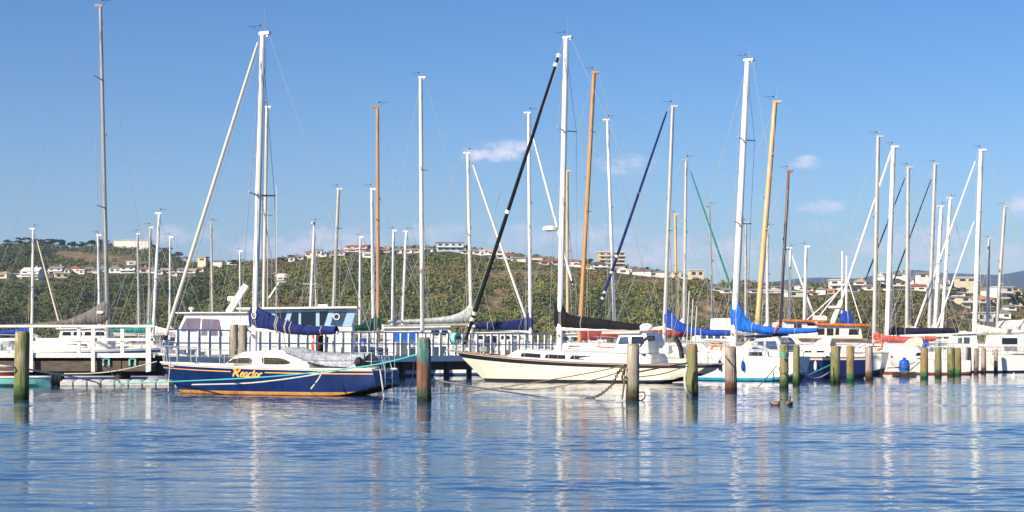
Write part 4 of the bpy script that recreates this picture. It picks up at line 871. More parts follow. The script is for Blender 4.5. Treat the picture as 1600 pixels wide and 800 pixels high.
PILES = [(33.5, 520, 625, 23, P_GREEN, 'green stained wooden pile at the far left, in front of the white railing'),
 (663, 530, 628, 22.5, P_TURQ, 'rusty brown pile with turquoise top between the navy and the cream yacht'),
 (988, 540, 627, 20.5, P_GREY, 'broad pale grey square looking pile in front of the cream yacht, with the rusty chain'),
 (1082, 540, 620, 18, P_ORG, 'greenish pile with an orange streak in front of the cream yacht\'s stern'),
 (1142, 543, 613, 18.5, P_PINK, 'bleached grey pile leaning slightly, just right of the cream yacht\'s stern'),
 (1225, 540, 608, 14, P_GREEN, 'green pile with ropes wound around it, left of a thinner pile'),
 (1244, 541, 603, 10.5, P_GREEN, 'thin green pile right behind the rope wound one'),
 (1305.5, 542, 600, 15, P_GREEN, 'thick dark green pile in front of the navy hull of the yellow masted yacht'),
 (1329, 542, 597, 12, P_OCHRE, 'ochre pile with green foot next to the thick dark green one'),
 (1358, 543, 594, 11.5, P_PINK, 'pale bleached pile in front of the raked grey stern'),
 (1444, 544, 592.5, 12, P_OCHRE, 'ochre pile with a blue cap and bright green foot'),
 (1466, 544, 590, 10, P_GREEN, 'thin green pile right of the blue capped one'),
 (1486, 544, 588.5, 11.5, P_GREEN, 'left pile of the touching green pair'), (1496.5, 545, 587.5, 11, P_OCHRE, 'right pile of the touching green pair, with brighter green foot'),
 (1514, 544, 585, 8.5, P_PINK, 'bleached pile just right of the touching green pair'), (1525, 545, 584.3, 7.5, P_PINK, 'second of the small bleached piles right of the touching green pair'),
 (1537, 545, 583.6, 8, P_PINK, 'small bleached pile beside the motor cruiser with two square windows'), (1556, 547, 583.2, 6, P_PINK, 'thinnest and last bleached pile on the right')]
PW = {}
for i, (px, yt, yb, wd, m, lab) in enumerate(PILES):
    Y = F * H / (yb - HZ); c = at(px, HZ, Y); ht = H + (HZ - yt) / F * Y; r = wd / 2 * Y / F
    rr = random.Random(i); lean = Vector((rr.uniform(-.02, .02), rr.uniform(-.02, .02), 1)); mb = MB(); rings = []
    n_ = 30; zs = [-.9, -.05, .15, .45, .8, 1.15, 1.5, ht - .03, ht]
    for z in zs:
        k = (1.03 - .03 * z) * (.93 if z == ht else 1)
        rings.append([Vector((c.x, c.y, 0)) + lean * z + Vector((math.cos(a * 2 * math.pi / n_), math.sin(a * 2 * math.pi / n_), 0)) * r * k * (1 + .03 * mnoise.noise((math.cos(a * 2 * math.pi / n_) * 6, math.sin(a * 2 * math.pi / n_) * 6 + i, z * .25)) + .05 * mnoise.noise((math.cos(a * 2 * math.pi / n_) * 1.4, math.sin(a * 2 * math.pi / n_) * 1.4 + i * 5, z * .5))) + Vector((0, 0, (.05 * mnoise.noise((math.cos(a) * 2, math.sin(a) * 2, i)) if z >= ht - .05 else 0))) for a in range(n_)])
    mb.loft(rings); o = mb.build('mooring_pile', [m], None, smooth=True, loc=(c.x, c.y, 0)); tag(o, lab, 'mooring pile', 'wooden mooring piles standing in the water'); PW[i] = (c, r, ht)
    ORI[o.name] = Vector((c.x, c.y, 0))
    cap = MB(); cap.loft([[Vector((c.x, c.y, ht + .03)) + lean * 0 + Vector((math.cos(a * math.pi / 8), math.sin(a * math.pi / 8), 0)) * r * k + Vector((lean.x * ht, lean.y * ht, z)) for a in range(16)] for k, z in ((.9, -.03), (.86, .015), (.3, .03))]); cap.build('pile_end', PILE_TOP, o, smooth=True)
    if i == 10:
        mb = MB(); mb.sphere((c.x + lean.x * ht, c.y + lean.y * ht, ht + .12), (r * .62, r * .62, .16)); mb.build('blue_cap', BLUED, o, smooth=True)
for k, (px, yt) in enumerate(((366, 526), (379.5, 527))):
    Y = 82.5; c = at(px, HZ, Y); ht = H + (HZ - yt) / F * Y + .6; mb = MB(); r = 6.5 * Y / F
    mb.loft([[Vector((c.x + r * math.cos(a * math.pi / 7), c.y + r * math.sin(a * math.pi / 7), z)) for a in range(14)] for z in (-.8, 1, ht - .03, ht)])
    tag(mb.build('mooring_pile', [P_GREY], None, True, loc=(c.x, c.y, 0)), ('left' if k == 0 else 'right') + ' one of two brown piles behind the navy yacht\'s cabin', 'mooring pile', 'wooden mooring piles standing in the water')

# ------------------------------------------------------------------ jetties
j = empty('jetty', (-26, 82, 0), 'timber jetty with white painted rails and dark beams at the left edge', 'jetty')
X0, X1, YJ, ZD = -40.0, at(243, HZ, 81)[0], 81.0, 1.42
mb = MB()
k = 0; x = X0
while x < X1:
    mb.box((x + .07, YJ + 1.1, ZD - .03 + .004 * ((k * 37) % 5)), (.138, 2.3, .07)); x += .145; k += 1
mb.build('deck_planks', TIMBER, j)
mb = MB(); mb.box(((X0 + X1) / 2, YJ - .14, ZD + .02), (X1 - X0, .16, .22)); mb.build('kerb_beam', RAILW, j)
mb = MB(); x = X0
while x < X1 - .2:
    w_ = 4.2 if x + 4.2 < X1 else X1 - x; mb.box((x + w_ / 2, YJ + .06, ZD - .50), (w_ - .05, .18, .50)); x += w_
mb.build('fascia_beam', TIMBER, j)
mb = MB(); mb.box(((X0 + X1) / 2, YJ + 1.2, ZD - .30), (X1 - X0, .3, .4)); mb.box(((X0 + X1) / 2, YJ + 2.0, ZD - .55), (X1 - X0, .25, .9)); mb.build('shade_backing', TIMBERD, j)  # dark beams added to give the underside of the deck its shade
x = X0 + 1.0
while x < X1:
    for y in (.35, 1.9):
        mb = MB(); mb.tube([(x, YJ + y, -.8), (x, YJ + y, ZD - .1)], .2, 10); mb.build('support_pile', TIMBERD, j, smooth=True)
    x += 3.3
rz_ = lambda py: H + (HZ - py) / F * (YJ - .2)
zr1, zr2, zr3 = rz_(509.5), rz_(530.5), rz_(553)
for nm, z, hh in (('top_rail', zr1, .12), ('middle_rail', zr2, .14)):
    mb = MB(); mb.box(((X0 + X1) / 2, YJ - .2, z), (X1 - X0, .07 if nm == 'middle_rail' else .14, hh)); mb.build(nm, RAILW, j)
for px in (-60, -12, 28, 49, 122, 145.5, 190, 232):
    if px == 28: continue
    long_ = px in (49, 145.5, 232, -60)
    mb = MB(); c = at(px, HZ, YJ - .29); zb = ZD - .78 if long_ else ZD + .1
    mb.box((c.x, YJ - (.285 if long_ else .13), (zr1 - .08 + zb) / 2), (.17 if px != 232 else .24, .10, zr1 - .08 - zb)); mb.build('railing_post', RAILW, j)
for px in (162, 203):
    mb = MB(); c = at(px + 4, 566, YJ - .1)
    for sx in (-.14, .14): mb.box((c.x + sx, YJ - .09, c.z), (.07, .12, .34))
    mb.box((c.x, YJ - .09, c.z + .18), (.35, .12, .07)); mb.build('cleat_bracket', AQUA, j)

# second jetty running away to the right behind the navy yacht
A = Vector((X1 + .3, 81.6, 0)); Bq = Vector((2.4, 107, 0)); dv = (Bq - A).normalized(); nv = Vector((-dv.y, dv.x, 0)); Lj = (Bq - A).length
j2 = empty('jetty', (A + Bq) / 2, 'long jetty with pale blue rails and close white posts running behind the yachts', 'jetty')
ZD2 = 1.32
mb = MB(); mb.beam(A + nv * 1.0 + Vector((0, 0, ZD2)), Bq + nv * 1.0 + Vector((0, 0, ZD2)), 2.2, .12); mb.build('deck', TIMBER, j2)
mb = MB(); mb.beam(A - nv * .15 + Vector((0, 0, ZD2 - .12)), Bq - nv * .15 + Vector((0, 0, ZD2 - .12)), .12, .34); mb.build('edge_beam', RAILG, j2)
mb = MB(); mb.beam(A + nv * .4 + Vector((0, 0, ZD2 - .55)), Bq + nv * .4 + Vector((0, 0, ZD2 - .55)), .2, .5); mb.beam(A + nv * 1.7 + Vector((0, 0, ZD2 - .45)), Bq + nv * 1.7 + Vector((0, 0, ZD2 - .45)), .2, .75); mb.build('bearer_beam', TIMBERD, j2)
for z, hh, ww in ((2.70, .075, .10), (2.05, .075, .05)):
    mb = MB(); mb.beam(A - nv * .26 + Vector((0, 0, z)), Bq - nv * .26 + Vector((0, 0, z)), ww, hh); mb.build('rail', RAILG, j2)
np_ = 46
for i in range(np_ + 1):
    q = A + dv * (Lj * i / np_) - nv * .18; mb = MB(); mb.box((q.x, q.y, (2.66 + ZD2 - .25) / 2), (.16, .09, 2.66 - ZD2 + .25), math.atan2(dv.y, dv.x)); mb.build('railing_post', RAILW, j2)
for i in range(8):
    q = A + dv * (Lj * (i + .5) / 8)
    for o_ in (.3, 1.8):
        mb = MB(); mb.tube([q + nv * o_ - Vector((0, 0, .8)), q + nv * o_ + Vector((0, 0, ZD2 - .1))], .18, 9); mb.build('support_pile', TIMBERD, j2, smooth=True)
def on_jetty(px):
    k_ = (px - CX) / F; a_ = A - nv * .3; t_ = (k_ * a_.y - a_.x) / (dv.x - k_ * dv.y); return a_ + dv * t_
q = on_jetty(708) + Vector((0, 0, 2.38)); r_ = empty('hose_reel', q, 'turquoise hose reel with a dark hub on the far jetty railing', 'hose reel')
fd = Vector((-dv.y, dv.x, 0)) * -1; sd_ = dv
mb = MB(); mb.tube([q + fd * .02, q + fd * .38], .36, 18); mb.build('drum', AQUA, r_, smooth=True)
mb = MB(); mb.tube([q + fd * .36, q + fd * .44], .15, 12); mb.build('hub', BLACKP, r_, smooth=True)
mb = MB(); mb.tube([q + fd * .2 + Vector((0, 0, -.3)), q + fd * .2 + Vector((0, 0, -.62))], .07, 6); mb.build('stand', AQUA, r_)

# pontoon floats and dinghies in front of the left jetty
for i in range(8):
    px = 98 + i * 21.5; Y = 79.3; c = at(px + 10, HZ, Y); mb = MB(); mb.box((c.x, Y, .11), (.64, .9, .38), 0, bev=.10)
    tag(mb.build('pontoon_float', FLOATM, None, True, loc=(c.x, Y, 0)), 'off white plastic float in the row below the left jetty', 'float', 'white plastic floats in a row under the left jetty')
def dinghy(label, px0, px1, Y, hgt, m, inner):
    a_, c_ = at(px0, HZ, Y), at(px1, HZ, Y); L = c_.x - a_.x; root = empty('dinghy', ((a_.x + c_.x) / 2, Y, 0), label, 'dinghy', 'small open boats beside the left jetty')
    def ring(off, z0):
        R_ = []
        for i in range(13):
            q = i / 12; wd = .62 * (math.sin(math.pi * min(1, .18 + q * .82)) ** .6) - off; x_ = a_.x + .04 + q * (L - .08)
            R_.append([(x_, Y - max(.02, wd), hgt), (x_, Y - max(.02, wd) * .8, hgt * .3 + z0), (x_, Y, -.12 + z0), (x_, Y + max(.02, wd) * .8, hgt * .3 + z0), (x_, Y + max(.02, wd), hgt)])
        return R_
    mb = MB(); mb.loft(ring(0, 0), closed=False); mb.build('hull', m, root, smooth=True)
    mb = MB(); mb.loft(ring(.05, .08), closed=False, caps=False); mb.build('inside', inner, root, smooth=True)
    mb = MB(); R_ = ring(0, 0); mb.tube([Vector(r[0]) for r in R_], .035, 5); mb.tube([Vector(r[4]) for r in R_], .035, 5); mb.build('gunwale', RAILW, root, smooth=True)
    mb = MB(); mb.box(((a_.x + c_.x) / 2, Y, hgt * .75), (.25, .95, .04)); mb.build('seat', TEAKW, root)
dinghy('aqua painted dinghy lying low beside the far left pile', -20, 80, 77.8, .44, AQUA, AQUA)
dinghy('red dinghy behind the aqua one at the left edge', -70, 24, 79.4, .66, REDP, REDP)
for k in range(3):
    q = at(84 + k * 5, HZ, 79.2); mb = MB(); c_ = Vector((q.x, q.y, .32)); mb.tube([c_ + Vector((.02 * k, .24 * math.cos(a * math.pi / 8), .24 * math.sin(a * math.pi / 8))) for a in range(17)], .095, 7)
    tag(mb.build('tyre', BLACKP, None, True, loc=(q.x, q.y, 0)), 'black tyre hung as a fender between the aqua dinghy and the white floats', 'tyre', 'tyre fenders by the aqua dinghy')

# gear standing on the long jetty
def jt(px, back=.5): q = on_jetty(px) + nv * back; return Vector((q.x, q.y, ZD2 + .06))
q = jt(504); mb = MB(); mb.sphere(q + Vector((0, 0, .55)), (.26, .26, .34)); mb.sphere(q + Vector((0, 0, 1.12)), (.22, .22, .28)); mb.tube([q, q + Vector((0, 0, 1.5))], .04, 6)
tag(mb.build('fender_stack', REDP, None, True, loc=q), 'red round fenders stacked on a post behind the navy yacht\'s boom', 'fenders')
q = jt(514); bn = empty('bin', q, 'dark green bin standing on the long jetty behind the navy boom\'s end', 'bin'); mb = MB()
mb.loft([[q + Vector((r * math.cos(a * math.pi / 8), r * math.sin(a * math.pi / 8), z)) for a in range(16)] for z, r in ((0, .26), (.1, .28), (.9, .33), (.95, .33))]); mb.build('body', F_GREEN, bn, smooth=True)
mb = MB(); mb.loft([[q + Vector((r * math.cos(a * math.pi / 8), r * math.sin(a * math.pi / 8), z)) for a in range(16)] for z, r in ((.955, .36), (1.0, .36), (1.1, .2), (1.13, .05))]); mb.build('lid', F_GREEN, bn, smooth=True)
for px, lab, m_, sz in ((768, 'grey dock box on the long jetty behind the cream yacht\'s bow', GREYH, (1.1, .6, .65)), (640, 'pale dock box on the jetty left of the turquoise topped pile', IVORY, (1.0, .6, .7)), (815, 'white dock box on the jetty near its far end', WHITE, (1.2, .6, .8))):
    q = jt(px, .9); bx = empty('dock_box', q, lab, 'dock box'); mb = MB(); mb.box(q + Vector((0, 0, sz[2] / 2)), sz, math.atan2(dv.y, dv.x), bev=.03); mb.build('body', m_, bx); mb = MB(); mb.box(q + Vector((0, 0, sz[2] + .045)), (sz[0] + .06, sz[1] + .06, .08), math.atan2(dv.y, dv.x), bev=.02); mb.build('lid', m_, bx)
q = jt(781, .8); ob_ = empty('outboard_motor', q, 'black outboard motor clamped to a stand on the jetty behind the cream bow', 'outboard motor'); mb = MB(); mb.box(q + Vector((0, 0, 1.0)), (.36, .5, .42), .3, bev=.1); mb.build('cowl', BLACKP, ob_, smooth=True)
mb = MB(); mb.tube([q + Vector((0, 0, .85)), q + Vector((0, 0, .15))], [.1, .05], 7); mb.build('leg', BLACKP, ob_); mb = MB(); mb.beam(q + Vector((-.3, 0, 0)), q + Vector((-.12, .1, .85)), .06, .06); mb.beam(q + Vector((.3, 0, 0)), q + Vector((.12, .1, .85)), .06, .06); mb.beam(q + Vector((-.14, .1, .82)), q + Vector((.14, .1, .82)), .06, .1); mb.build('stand', TIMBER, ob_)
# more launches and small cabin boats moored between and behind
for px, Y, L, ang, lab, cm, prof in (
   (775, 130.5, 8.6, 4, 'white cruiser with a long low coachroof under the navy sail cover', GLASS, [(738, 546), (744, 521, .92), (800, 518, .9), (822, 524, .93), (828, 546)]),
   (893, 121, 4.6, 176, 'white cruiser behind the cream yacht\'s mainsail boom', GLASS, [(868, 545), (874, 523, .92), (925, 519, .9), (940, 522, .9), (944, 545)]),
   (1125, 117.8, 8.0, 4, 'white flybridge boat with a tall white box below the royal blue cover\'s end', GLASSB, [(1085, 545), (1092, 520, .93), (1118, 518, .92), (1119, 497, .9), (1143, 497, .9), (1144, 545)]),
   (130, 113, 8.2, 5, 'white cruiser behind the large grey masted yacht at left', GLASS, [(88, 545), (94, 515, .93), (150, 512, .9), (170, 520, .92), (174, 545)]),
   (1478, 161, 8.5, 4, 'white cruiser far back among the right hand masts', GLASS, [(1440, 545), (1446, 520, .93), (1490, 517, .9), (1504, 523, .92), (1508, 545)])):
    b = motor(lab, at(px, HZ, Y), ang, L, 2.7, 1.6, 1.35, [WHITE, (NAVY2, BLUEB, REDB)[hash_(lab) % 3], DARKB]); b.extr('cabin', prof, 2.2, WHITE)
    x0, x1 = prof[1][0], prof[-2][0]; yt_ = prof[1][1]
    for k in range(4):
        a_ = lerp(x0 + 3, x1 - 4, k / 4); c_ = lerp(x0 + 3, x1 - 4, (k + .8) / 4); b.panel('window', [(a_, yt_ + 9, .955), (a_ + 1, yt_ + 3.5, .93), (c_ - 1, yt_ + 3.5, .93), (c_, yt_ + 9, .955)], 2.2, cm)
    mb = MB(); mb.beam(b.plane(x0 - 2, yt_ - 1), b.plane(x1, yt_ - 2.5), 2.3, .08); mb.build('roof', WHITE, b.root); b.rails(n=5)

# blue drum on a dark raft, buoy
q = at(1413, HZ, 106); rf = empty('raft', (q.x, q.y, 0), 'small dark timber raft under the blue drum', 'raft'); mb = MB()
for k in range(5): mb.box((q.x + (k - 2) * .26, q.y, .12), (.24, 1.1, .3))
mb.build('timbers', TIMBERD, rf); mb = MB(); mb.box((q.x, q.y - .3, .30), (1.3, .12, .06)); mb.build('cross_batten', TIMBER, rf)
d_ = empty('drum', (q.x, q.y, .34), 'bright blue plastic drum standing on a dark raft', 'drum'); mb = MB()
prof = [(z * .72, r) for z, r in ((.0, .26), (.04, .32), (.28, .34), (.31, .36), (.34, .34), (.62, .34), (.65, .36), (.68, .34), (.9, .31), (1.02, .22), (1.06, .10), (1.14, .10))]
mb.loft([[(q.x + r * math.cos(a * math.pi / 9), q.y + r * math.sin(a * math.pi / 9), .34 + z) for a in range(18)] for z, r in prof]); mb.build('barrel', BLUED, d_, smooth=True)
mb = MB(); mb.tube([(q.x, q.y, 1.15), (q.x, q.y, 1.22)], .11, 10); mb.build('lid', BLACKP, d_, smooth=True)
q = at(1584, HZ, 104); mb = MB(); mb.sphere((q.x, q.y, .06), (.17, .17, .16), 12, 8); mb.tube([(q.x, q.y, .2), (q.x, q.y, .3)], .03, 6)
tag(mb.build('mooring_buoy', WHITE, None, True, loc=(q.x, q.y, 0)), 'small white mooring buoy floating at the right', 'buoy')

# ------------------------------------------------------------------ ropes
def rope(name, label, pts, r, m, cat='rope', k=8):
    P = [at(*p_) for p_ in pts]
    for q in P:
        if q.z < .02: q.z = .02
    cen = sum(P, Vector()) / len(P); mb = MB(); mb.tube(catmull(P, k), r, 6); return tag(mb.build(name, m, None, True, loc=cen), label, cat, 'mooring lines')
rope('mooring_rope', 'taut bright teal rope crossing the navy hull up to the turquoise topped pile', [(176, 600, 78.6), (262, 596.5, 66), (400, 590, 59.6), (500, 581, 58), (590, 569, 56), (655, 553, 54.6)], .024, ROPE_T)
rope('mooring_rope', 'slack pale rope looping low along the navy hull towards its stern', [(300, 601, 62), (380, 599, 61), (440, 593, 60), (500, 584, 59.3), (548, 575, 59.2), (592, 573, 60.3)], .026, ROPE_W)
rope('mooring_rope', 'short grey rope hanging over the side of the navy hull', [(505, 578, 60.2), (498, 592, 59.9), (486, 608, 59.9)], .035, ROPE_W)
rope('mooring_rope', 'pale rope dropping straight from the navy bow to the water', [(266, 566, 65.2), (264, 590, 65.2), (263, 612, 65.2)], .018, ROPE_W)
rope('mooring_rope', 'rope hanging from the navy transom corner into the water', [(594, 577, 60.4), (597, 598, 60.3), (600, 619, 60.3)], .03, ROPE_W)
rope('mooring_rope', 'pale rope slanting from the turquoise topped pile down into the water on its right', [(672, 593, 54.6), (720, 601, 55.2), (790, 612, 56.5), (850, 620, 58), (905, 623, 58)], .03, ROPE_W)
rope('mooring_rope', 'muddy rope rising from the water to the top of the broad pale grey pile', [(640, 617, 60), (720, 613, 60.5), (800, 603, 60), (880, 590, 58), (940, 579, 56), (978, 570, 55.2)], .022, ROPE_B)
rope('mooring_rope', 'thin tan rope dipping in a shallow curve left of the broad pale grey pile', [(782, 607, 60), (830, 609, 61), (890, 601, 59), (940, 590, 57), (978, 578, 55.2)], .02, ROPE_B)
rope('mooring_rope', 'dark line drooping from the jetty into the water left of the turquoise topped pile', [(647, 562, 62), (644, 592, 61), (632, 622, 58.6)], .016, TIMBERD)
rope('mooring_rope', 'rope hanging down the left edge of the broad pale grey pile', [(976, 577, 55.2), (975, 600, 55), (972, 624, 55.2)], .028, ROPE_B)
rope('mooring_rope', 'pale loop of rope floating at the foot of the broad pale grey pile', [(998, 613, 55.4), (1006, 613, 55.4), (1008, 619, 55.4), (1003, 626, 55.6), (997, 625, 55.6)], .022, ROPE_G)
rope('mooring_rope', 'reddish rope strung between the broad pale grey pile and the orange streaked pile', [(999, 581, 55.4), (1030, 575, 57), (1074, 567, 60)], .026, ROPE_R)
rope('mooring_rope', 'pale green rope sagging between the broad pale grey pile and the orange streaked pile', [(999, 589, 55.4), (1035, 584, 57), (1074, 572, 60)], .018, ROPE_G)
rope('mooring_rope', 'stiff pale hose curving down the left side of the orange streaked pile', [(1074, 570, 60), (1070, 590, 60), (1072, 608, 60), (1079, 619, 60.2)], .045, ROPE_W)
rope('mooring_rope', 'rope wrapped diagonally around the bleached grey pile', [(1133.5, 556, 66.6), (1140, 566, 66.6), (1148, 575, 66.6), (1151, 582, 66.8)], .02, TIMBERD)
rope('mooring_rope', 'thin line slanting from the rope wound green pile to the water on its left', [(1213, 572, 78), (1200, 588, 76), (1184, 605, 75)], .022, ROPE_B)
rope('mooring_rope', 'rope turns around the top of the rope wound green pile', [(1218, 552, 72), (1225, 555, 71.8), (1232.5, 553, 72), (1225, 551, 71.8), (1218, 554, 72), (1225, 557, 71.8), (1232, 556, 72)], .03, ROPE_G)
rope('mooring_rope', 'loop of brown rope round the middle of the rope wound green pile', [(1217.5, 574, 72), (1220, 582, 71.7), (1226, 583, 71.6), (1232.5, 576, 72)], .03, ROPE_B)
rope('mooring_rope', 'pale rope swinging from the thin green pile to the thick dark green pile', [(1249, 572, 79), (1265, 588, 81), (1280, 590, 82), (1298, 580, 83)], .03, ROPE_W)
rope('mooring_rope', 'teal rope looping along the navy hull of the yellow masted yacht', [(1249, 582, 79), (1262, 586, 81), (1276, 580, 82), (1298, 570, 83)], .03, ROPE_T)
rope('mooring_rope', 'off white rope from the far left pile sagging to the white floats', [(-60, 566, 57), (24, 574, 56.5), (60, 580, 62), (120, 590, 74), (150, 597, 78.8)], .04, ROPE_W)
rope('mooring_rope', 'slack grey rope hanging in a curve below the left jetty beams', [(100, 584, 80.3), (150, 583, 80.2), (195, 577, 80.2), (245, 565, 80.4)], .03, ROPE_W)
rope('mooring_rope', 'dark line slanting from the jetty kerb down across the white floats', [(155, 556, 80), (172, 580, 79), (190, 602, 78.6)], .02, TIMBERD)
for (pa, pb, lab) in (((1386, 575), (1430, 566), 'dark line running from the raked grey stern past the blue drum'), ((1400, 590), (1437, 566), 'line slanting up from the raft to the blue capped pile')):
    rope('mooring_rope', lab, [(pa[0], pa[1], 103), ((pa[0] + pb[0]) / 2, (pa[1] + pb[1]) / 2 + 3, 103), (pb[0], pb[1], 101)], .035, ROPE_B)
P = catmull([at(*q) for q in ((977, 571, 55.2), (966, 582, 55.5), (957, 600, 56), (943, 613, 57), (928, 621, 58.5), (912, 622.5, 58.6))], 6); mb = MB()
for i, q in enumerate(P[:-1]):
    t_ = (P[i + 1] - q); s_ = Vector((0, 1, 0)) if i % 2 else t_.cross(Vector((0, 1, 0))).normalized(); ln = t_.length * .72; tt = t_.normalized()
    mb.tube([q + tt * (ln * math.cos(a * math.pi / 5)) + s_ * (.04 * math.sin(a * math.pi / 5)) for a in range(11)], .017, 5)
tag(mb.build('mooring_chain', RUST, None, True, loc=at(950, 600, 56)), 'rusty growth covered chain hanging from the broad pale grey pile into the water', 'chain')
mb = MB(); P = catmull([at(*q) for q in ((977, 573, 55.1), (972, 588, 55.1), (974, 596, 55.1), (978, 588, 55.1))], 5); mb.tube(P, .035, 5)
tag(mb.build('mooring_shackle', RUST, None, True, loc=at(975, 585, 55.1)), 'rusty shackle loop on the left edge of the broad pale grey pile', 'shackle')

# ------------------------------------------------------------------ ducks
DUCK = mat('duck_feathers', (.075, .045, .03), .8, var=.5, scale=30); DUCKP = mat('duck_cheek', (.30, .20, .13), .8, var=.25, scale=30); BILL = mat('duck_bill', (.08, .075, .05), .5)
def duck(label, px, py, ang, up):
    Y = F * H / (py - HZ); q = at(px, HZ, Y); d = Vector((math.cos(R(ang)), math.sin(R(ang)), 0)); n_ = Vector((-d.y, d.x, 0)); root = empty('duck', (q.x, q.y, 0), label, 'duck', 'ducks swimming right of the piles')
    def P(x, y, z): return Vector((q.x, q.y, 0)) + d * x * .78 + n_ * y * .85 + Vector((0, 0, z * .85))
    st = [(-.27, .10, .012, .012), (-.20, .085, .06, .045), (-.10, .065, .105, .095), (.02, .055, .115, .10), (.10, .06, .10, .095), (.155, .09, .065, .08), (.175, .15 + up * .5, .038, .05), (.185, .20 + up, .036, .04), (.20, .235 + up, .042, .042), (.225, .24 + up, .038, .036), (.25, .232 + up, .016, .018)]
    mb = MB(); mb.loft([[P(x, wy * math.cos(a * math.pi / 6), z + wz * math.sin(a * math.pi / 6)) for a in range(12)] for x, z, wy, wz in st]); mb.build('body', DUCK, root, smooth=True)
    mb = MB(); mb.loft([[P(x, wy * math.cos(a * math.pi / 4), z + wz * math.sin(a * math.pi / 4)) for a in range(8)] for x, z, wy, wz in ((.245, .23 + up, .016, .014), (.28, .222 + up, .018, .008), (.305, .218 + up, .014, .005))]); mb.build('bill', BILL, root, smooth=True)
    for sd in (1, -1):
        mb = MB(); mb.loft([[P(x, sd * (wy * .93 + .018 * math.cos(a * math.pi / 4)), z + wz * math.sin(a * math.pi / 4)) for a in range(8)] for x, z, wy, wz in ((-.24, .135, .03, .01), (-.12, .10, .10, .05), (.02, .085, .112, .06), (.09, .08, .09, .03))]); mb.build('wing', DUCKP, root, smooth=True)
duck('brown duck swimming side on with its head low, left of the other', 1212, 634, 5, -.01)
duck('brown duck seen from behind with upright neck, right of the other', 1234, 634, 78, .07)

# ------------------------------------------------------------------ houses on the hills
def paint_h(n, c, **k): return mat(n, c, .8, var=.08, scale=.4, **k)
HW = {'white': paint_h('white_house_wall', (.74, .71, .66)), 'cream': paint_h('cream_house_wall', (.66, .57, .42)), 'tan': paint_h('tan_house_wall', (.52, .40, .26)), 'grey': paint_h('grey_house_wall', (.40, .41, .42)), 'blue': paint_h('pale_blue_house_wall', (.42, .52, .62)),
      'pink': paint_h('pink_house_wall', (.62, .44, .38)), 'brown': paint_h('brown_house_wall', (.24, .17, .12)), 'yellow': paint_h('yellow_house_wall', (.66, .52, .24))}
HR = {'grey': paint_h('grey_roof', (.22, .21, .21)), 'dark': paint_h('dark_roof', (.08, .075, .075)), 'red': paint_h('red_roof', (.34, .10, .06)), 'orange': paint_h('orange_tile_roof', (.55, .25, .10)), 'brown': paint_h('brown_roof', (.20, .12, .08)), 'white': paint_h('white_roof', (.66, .64, .60)), 'tan': paint_h('tan_roof', (.42, .32, .22))}
HG = mat('house_window', (.03, .035, .045), .12, var=.3, spec=.6); HT = paint_h('house_trim', (.7, .68, .64))
